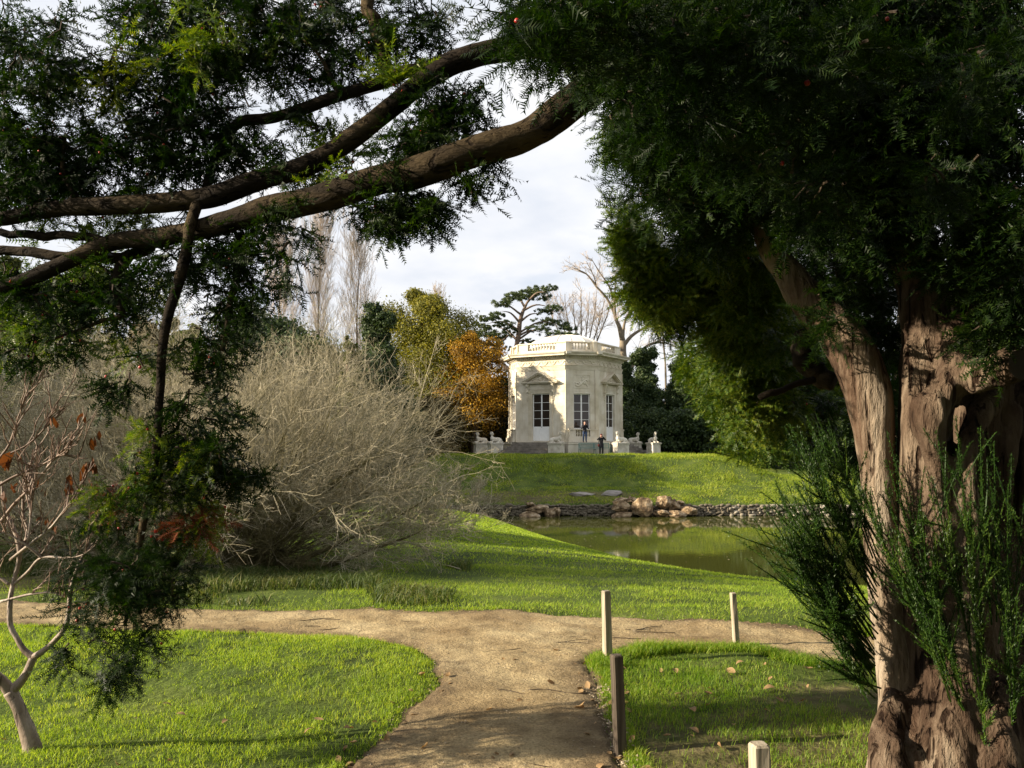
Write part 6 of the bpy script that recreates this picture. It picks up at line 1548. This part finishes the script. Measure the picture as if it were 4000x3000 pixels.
def broad(name, label, cat, u, d, vtop, wpx, mat, leaf, shape='round', group=None, dens=1.0, zbase=None, vlow=None):
    """tree whose crown spans wpx photo pixels at distance d, its top at vtop"""
    x = (u - 2000) / FPX * d; root = tree_thing(name, label, cat, x, d, group); z0 = root.location[2]
    ztop = 1.6 + (1723 - vtop) * d / FPX - z0; w = wpx * d / FPX / 2
    zl = 0.6 if vlow is None else max(.3, 1.6 + (1723 - vlow) * d / FPX - z0)
    trunk_part(root, [(0, 0, -.3, .03 * ztop), (0.05 * w, 0, ztop * .3, .024 * ztop), (-.05 * w, .1, ztop * .65, .014 * ztop), (0, 0, ztop * .93, .003 * ztop)])
    bl = []; lim = []
    nb = 26
    for k in range(nb):
        t = (k + .5) / nb; z = zl + (ztop - zl) * t
        if shape == 'cone': rr = w * (1.02 - t) ** .8
        elif shape == 'block': rr = w
        else: rr = w * math.sqrt(max(.05, 1 - abs(2 * t - .85) ** 2.3 * .85))
        a = k * 2.4 + rng.uniform(-.6, .6); q_ = rng.uniform(.2, .82) * rr
        c = (math.cos(a) * q_, math.sin(a) * q_, z + rng.normal(0, .02) * ztop); s_ = rr * rng.uniform(.30, .55)
        bl.append((c, (s_, s_, min(s_ * rng.uniform(.55, .9), (ztop - zl) * .13)), dens * .62)); lim.append(((0, 0, z * .75), c))
        if shape == 'cone': bl.append(((0, 0, z), (rr * .6, rr * .6, ztop * .05), dens * .4))
    for k in range(4): bl.append(((rng.normal(0, .12) * w, rng.normal(0, .12) * w, ztop * rng.uniform(.86, .97)), (w * .16, w * .16, ztop * .06), dens * .3))
    limbs_part(root, lim, r0=.012 * ztop)
    crown_leaves(root, bl, leaf, mat)
    return root
broad('conifer', 'dark green conical evergreen left of the olive tree, behind the bare shrub', 'tree', 1470, 69, 1195, 420, 'dark_tree', .22, 'cone', dens=2.2)
broad('autumn_tree', 'tall olive-yellow autumn tree between the dark evergreen and the golden one', 'tree', 1655, 80, 1160, 560, 'olive_tree', .20, 'round', dens=3.6)
broad('autumn_tree', 'golden orange autumn tree just left of the pavilion', 'tree', 1850, 77, 1300, 290, 'gold_tree', .17, 'round', dens=1.5, vlow=1640)
broad('russet_bush', 'russet brown bush below the golden tree, beside the leftmost sphinx', 'bush', 1820, 79.5, 1530, 330, 'brown_bush', .22, 'round', dens=1.3)
broad('dark_bush', 'dark green bush filling the gap left of the pavilion wall', 'bush', 1960, 83, 1480, 200, 'dark_tree', .24, 'round', dens=1.2)
broad('dark_bush', 'dark shadowy bush at the left end of the mound', 'bush', 1690, 71, 1560, 260, 'brown_bush', .22, 'round', dens=1.3)
broad('dark_bush', 'deep green bush under the dark evergreen behind the bare shrub', 'bush', 1540, 66, 1520, 260, 'dark_tree', .24, 'round', dens=1.3)
broad('green_bush', 'yellow-green leafy bush peeping over the large bare shrub', 'bush', 1360, 40, 1310, 130, 'bush_leaf', .16, 'round', dens=.5)
R_t = [('dark_evergreen', 'pointed dark yew right behind the pavilion, with an olive tinge', 2520, 84, 1368, 250, 'cone', 'dark_tree'), ('dark_evergreen', 'dark evergreen left of the pointed yew, against the pavilion wall', 2440, 92, 1420, 190, 'cone', 'dark_tree'), ('dark_evergreen', 'dark evergreen right of the pointed yew, topped with light', 2660, 84, 1390, 230, 'cone', 'dark_tree'),
       ('dark_evergreen', 'broad dark evergreen behind the right end of the mound', 2820, 80, 1450, 330, 'round', 'dark_tree'), ('dark_evergreen', 'shaded evergreen behind the sunlit yew at right', 3050, 76, 1420, 380, 'round', 'dark_tree'), ('dark_evergreen', 'dark evergreen seen past the big yew limb', 3300, 74, 1380, 400, 'round', 'dark_tree'), ('dark_evergreen', 'dark tree at the far right behind the yew trunk', 3620, 72, 1250, 460, 'round', 'dark_tree')]
for nm, lb, u, d, vt, w, sh, mt in R_t: broad(nm, lb, 'tree', u, d, vt, w * 1.1, mt, .22, sh, dens=2.0, group='dark evergreens right of the pavilion')
for u, d, vt, w, lb in [(2560, 80.5, 1600, 260, 'low dark bush behind the two right sphinxes'), (2740, 77, 1590, 300, 'low dark bush at the right end of the mound top'), (2960, 73, 1600, 300, 'low shadowy bush right of the mound')]:
    broad('dark_bush', lb, 'bush', u, d, vt, w, 'dark_tree', .26, dens=1.3, group='bushes right of the pavilion')
# pale thicket far left behind the boughs
broad('leafy_tree', 'yellowing tree in the left background behind the yew boughs', 'tree', 300, 50, 1010, 560, 'bush_leaf', .19, dens=.8)
broad('leafy_tree', 'olive tree at the far left edge behind the boughs', 'tree', -40, 47, 980, 560, 'bush_leaf', .19, dens=.8)
broad('leafy_tree', 'dim olive tree behind the hanging branch', 'tree', 700, 48, 1260, 420, 'bush_leaf', .22, dens=.7)
for u, d, vt, w, lb in [(150, 55, 1150, 500, 'far dark tree left of the sumac twigs'), (560, 60, 1250, 420, 'far dark tree behind the middle of the left thicket'), (900, 68, 1400, 400, 'far dark tree behind the large bare shrub'), (1180, 72, 1440, 360, 'far dark tree below the poplars')]:
    broad('far_tree', lb, 'tree', u, d, vt, w, 'brown_bush', .30, dens=.9, group='far trees behind the left thicket')

# evergreens along the left edge of the garden, mostly out of the frame
for u, d, vt, w, lb in [(-2020, 11.5, 760, 1900, 'dense evergreen at the left edge of the garden, beside the sumac'), (-576, 20.5, 1040, 1127, 'dense evergreen at the far left behind the bare shrubs'), (1180, 56.5, 1350, 560, 'dark evergreen left of the mound, behind the large bare shrub'), (1010, 63, 1250, 420, 'dark evergreen far left of the mound behind the bare shrubs')]:
    broad('dark_evergreen', lb, 'tree', u, d, vt, w, 'dark_tree', .15 if d < 30 else .28, shape='block', dens=2.2, group='evergreens left of the lawn')
# three bare poplars
def poplar(label, u, d, vtop, wpx):
    x = (u - 2000) / FPX * d; root = tree_thing('poplar', label, 'tree', x, d, 'bare poplars in the left background'); z0 = root.location[2]
    h = 1.6 + (1723 - vtop) * d / FPX - z0; w = wpx * d / FPX / 2
    tr = np.array([[(0, 0, 0), (.15, 0, h * .3), (-.1, .1, h * .6), (.1, 0, h * .8), (0, 0, h)]], float)
    s = spline(np.hstack([tr[0], np.array([[.17], [.14], [.09], [.05], [.012]])]), 6); MB().tube(s[:, :3], s[:, 3], 8, True, .08, 1).build('trunk', M['far_bark'], root, True)
    n = 60; t = rng.uniform(.16, .95, n); p0 = np.stack([np.interp(t * h, s[:, 2], s[:, k]) for k in range(3)], -1)
    a = rng.uniform(0, 2 * PI, n); d_ = unit(np.stack([np.cos(a) * .34, np.sin(a) * .34, np.ones(n)], -1)); L_ = np.minimum(h * .30, (1.02 - t) * h) * rng.uniform(.6, 1, n)
    sc = np.minimum(1, w / (L_ * .34)); L_ = L_ * np.maximum(sc, .5)
    m_ = MB(); c1 = curves(p0, d_, L_, np.array([[0, 0, .10]]) * L_[:, None], 5, .02); tubes(m_, c1, .024, .010, 4)
    q0, e_, l_ = kids(c1, L_, 12, .1, 1.0, 26, .42, .32); c2 = curves(q0, e_, l_, np.zeros((len(l_), 3)), 4, .03); tubes(m_, c2, .012, .007, 3)
    q0, e_, l_ = kids(c2, l_, 11, .15, 1.0, 30, .5, .3); c3 = curves(q0, e_, l_, np.zeros((len(l_), 3)), 3, .03); tubes(m_, c3, .0075, .005, 3)
    tag(m_.build('twigs', M['poplar'], root), kind='stuff'); return root
poplar('leftmost of the three tall bare poplars', 1085, 92, 890, 235)
poplar('middle poplar, the tallest of the three bare ones', 1240, 94, 815, 260)
poplar('rightmost of the three bare poplars, slimmest', 1392, 96, 890, 205)
poplar('small far bare poplar rising behind the olive autumn tree', 1705, 125, 1120, 60)

# pine with flat pads of needles behind the pavilion
px, pd = 1992, 90.0
x = (px - 2000) / FPX * pd; pine = tree_thing('pine_tree', 'tall leaning pine with layered flat crowns behind the pavilion', 'tree', x, pd); po = np.array(pine.location)
def pp(u, v, d=pd): return P(u, v, d) - po
trunk_part(pine, [np.append(pp(1998, 1760), .32), np.append(pp(1992, 1500), .28), np.append(pp(2008, 1390), .26), np.append(pp(2024, 1320), .25), np.append(pp(2032, 1250), .22), np.append(pp(2048, 1205), .16), np.append(pp(2068, 1165), .08)], 'far_bark')
lim = [((2020, 1330), (1940, 1280)), ((2026, 1290), (1900, 1265)), ((2030, 1260), (1960, 1215)), ((2036, 1230), (1930, 1190)), ((2034, 1255), (2110, 1225)), ((2028, 1310), (2120, 1300)), ((2020, 1330), (2160, 1290)), ((2040, 1215), (2150, 1200)), ((2060, 1180), (2130, 1140)), ((2050, 1200), (2000, 1150)), ((2028, 1300), (2180, 1265)), ((2022, 1335), (2070, 1345))]
limbs_part(pine, [(pp(*a), pp(b[0], b[1], pd + rng.uniform(-2, 2))) for a, b in lim], 'far_bark', 'limbs', .14)
m_ = MB()                                                 # curved limb low on the left
for rows in [[(1995, 1450, .3), (1965, 1425, .26), (1950, 1390, .22), (1948, 1350, .18), (1965, 1330, .14), (1985, 1310, .1)], [(1962, 1425, .2), (1930, 1412, .15), (1905, 1420, .08)], [(1950, 1385, .16), (1920, 1370, .1), (1890, 1372, .05)], [(1970, 1400, .12), (1988, 1390, .1)]]:
    a_ = spline(np.array([np.append(pp(u, v), r) for u, v, r in rows]), 5); m_.tube(a_[:, :3], a_[:, 3], 7, True, .1, 1)
m_.build('crooked_limb', M['far_bark'], pine, True)
pads = []
for u, v, ru, rv, w in [(2050, 1150, 46, 16, 1), (2100, 1135, 50, 16, 1), (2145, 1125, 30, 14, .7), (2010, 1160, 40, 16, .9), (1965, 1180, 42, 18, .9), (2110, 1160, 50, 12, .6), (1900, 1240, 40, 14, .9), (1945, 1232, 34, 12, .7), (1870, 1265, 28, 10, .5), (1905, 1275, 30, 10, .5), (1970, 1265, 40, 12, .7), (1900, 1300, 50, 14, .9), (1950, 1310, 50, 16, 1), (1985, 1290, 30, 12, .6), (1860, 1310, 34, 10, .5), (1930, 1340, 40, 12, .7),
                        (2160, 1205, 42, 10, .7), (2120, 1220, 36, 10, .5), (2120, 1255, 50, 12, .6), (2180, 1262, 40, 10, .6), (2220, 1280, 40, 10, .6), (2100, 1285, 50, 12, .6), (2160, 1305, 50, 11, .6), (2060, 1335, 34, 10, .5), (2230, 1310, 34, 9, .4), (1990, 1360, 26, 10, .3), (1960, 1450, 20, 14, .4), (1975, 1500, 16, 20, .4)]:
    s_ = pd / FPX; pads.append((pp(u, v, pd + rng.uniform(-2.0, 2.0)), (ru * s_, ru * s_ * .9, rv * s_), w))
crown_leaves(pine, [(c, (r[0] * 1.15, r[1] * 1.15, r[2] * 1.15), w) for c, r, w in pads], .13, 'pine', nclump=44, per=70, csz=.20)

# bare trees behind the pavilion
def bare_tree(label, name, d, trunk_rows, limbs, mat, tw, dens, group=None, r_t=.014):
    x = (trunk_rows[0][0] - 2000) / FPX * d; root = tree_thing(name, label, 'tree', x, d, group); o_ = np.array(root.location)
    def q(u, v): return P(u, v, d) - o_
    trunk_part(root, [np.append(q(u, v), r) for u, v, r in trunk_rows], mat)
    m_ = MB(); allc = []; LL = []
    for rows in limbs:
        dd = rng.uniform(-2.5, 2.5); n = len(rows)
        a_ = spline(np.array([np.append(P(u, v, d + dd * k / (n - 1)) - o_, r) for k, (u, v, r) in enumerate(rows)]), 5); m_.tube(a_[:, :3], a_[:, 3], 6, True, .08, 1)
        idx = np.linspace(0, len(a_) - 1, 8).astype(int); allc.append(a_[idx, :3]); LL.append(np.linalg.norm(a_[-1, :3] - a_[0, :3]))
    m_.build('limbs', M[mat], root, True)
    c0 = np.array(allc); L0 = np.array(LL); m_ = MB()
    q0, e_, l_ = kids(c0, L0, dens[0], .15, 1.0, 42, .42, .25); c1 = curves(q0, e_, l_, rng.normal(0, .12, (len(l_), 3)), 5, .05); tubes(m_, c1, r_t * 3, r_t * 1.3, 4)
    q0, e_, l_ = kids(c1, l_, dens[1], .15, 1.0, 42, .5, .18); c2 = curves(q0, e_, l_, rng.normal(0, .06, (len(l_), 3)), 4, .05); tubes(m_, c2, r_t * 1.4, r_t * .7, 3)
    q0, e_, l_ = kids(c2, l_, dens[2], .15, 1.0, 46, .55, .05); c3 = curves(q0, e_, l_, np.zeros((len(l_), 3)), 3, .05); tubes(m_, c3, r_t * .8, r_t * .5, 3)
    tag(m_.build('twigs', M[tw], root), kind='stuff'); return root
bare_tree('large bare plane tree right behind the pavilion with wide bent limbs', 'plane_tree', 94, [(2442, 1780, .6), (2440, 1500, .48), (2434, 1380, .42), (2432, 1330, .38)],
    [[(2432, 1330, .34), (2420, 1280, .26), (2405, 1240, .2), (2400, 1180, .14), (2405, 1100, .08)], [(2405, 1235, .16), (2370, 1165, .13), (2330, 1120, .11), (2290, 1070, .08), (2235, 1045, .04)], [(2400, 1180, .12), (2380, 1120, .1), (2340, 1060, .07), (2310, 1010, .03)],
     [(2436, 1350, .26), (2470, 1310, .2), (2520, 1280, .15), (2580, 1260, .1), (2640, 1300, .04)], [(2440, 1500, .3), (2470, 1430, .26), (2500, 1380, .2), (2540, 1345, .15), (2600, 1340, .1), (2670, 1370, .05)], [(2540, 1345, .1), (2590, 1330, .08), (2640, 1345, .05), (2690, 1380, .03)],
     [(2400, 1180, .1), (2440, 1120, .08), (2470, 1060, .06), (2480, 980, .03)], [(2432, 1330, .2), (2440, 1260, .16), (2470, 1200, .12), (2500, 1130, .06)], [(2330, 1120, .08), (2320, 1080, .06), (2290, 1020, .03)]], 'plane', 'poplar', (9, 6, 4), r_t=.013)
bare_tree('thin many-stemmed bare tree rising behind the pavilion dome', 'bare_tree', 100, [(2270, 1760, .3), (2270, 1450, .22), (2270, 1370, .18)],
    [[(2270 + a, 1375, .10), (2270 + a * 1.8, 1290, .07), (2270 + a * 2.4, 1220, .05), (2270 + a * 2.7, 1130 + abs(a) * .8, .02)] for a in (-50, -36, -24, -12, 0, 12, 22, 34, 44)], 'plane', 'poplar', (10, 6, 3), r_t=.012)
bare_tree('far bare tree right of the plane tree, mostly behind the drooping yew tongue', 'bare_tree', 105, [(2600, 1700, .13), (2600, 1450, .12), (2590, 1330, .11)],
    [[(2590 + a * .3, 1330, .12), (2590 + a, 1230, .09), (2590 + a * 1.5, 1140, .06), (2590 + a * 1.8, 1040, .02)] for a in (-50, -25, 0, 25, 50)], 'plane', 'poplar', (10, 6, 3), r_t=.012)
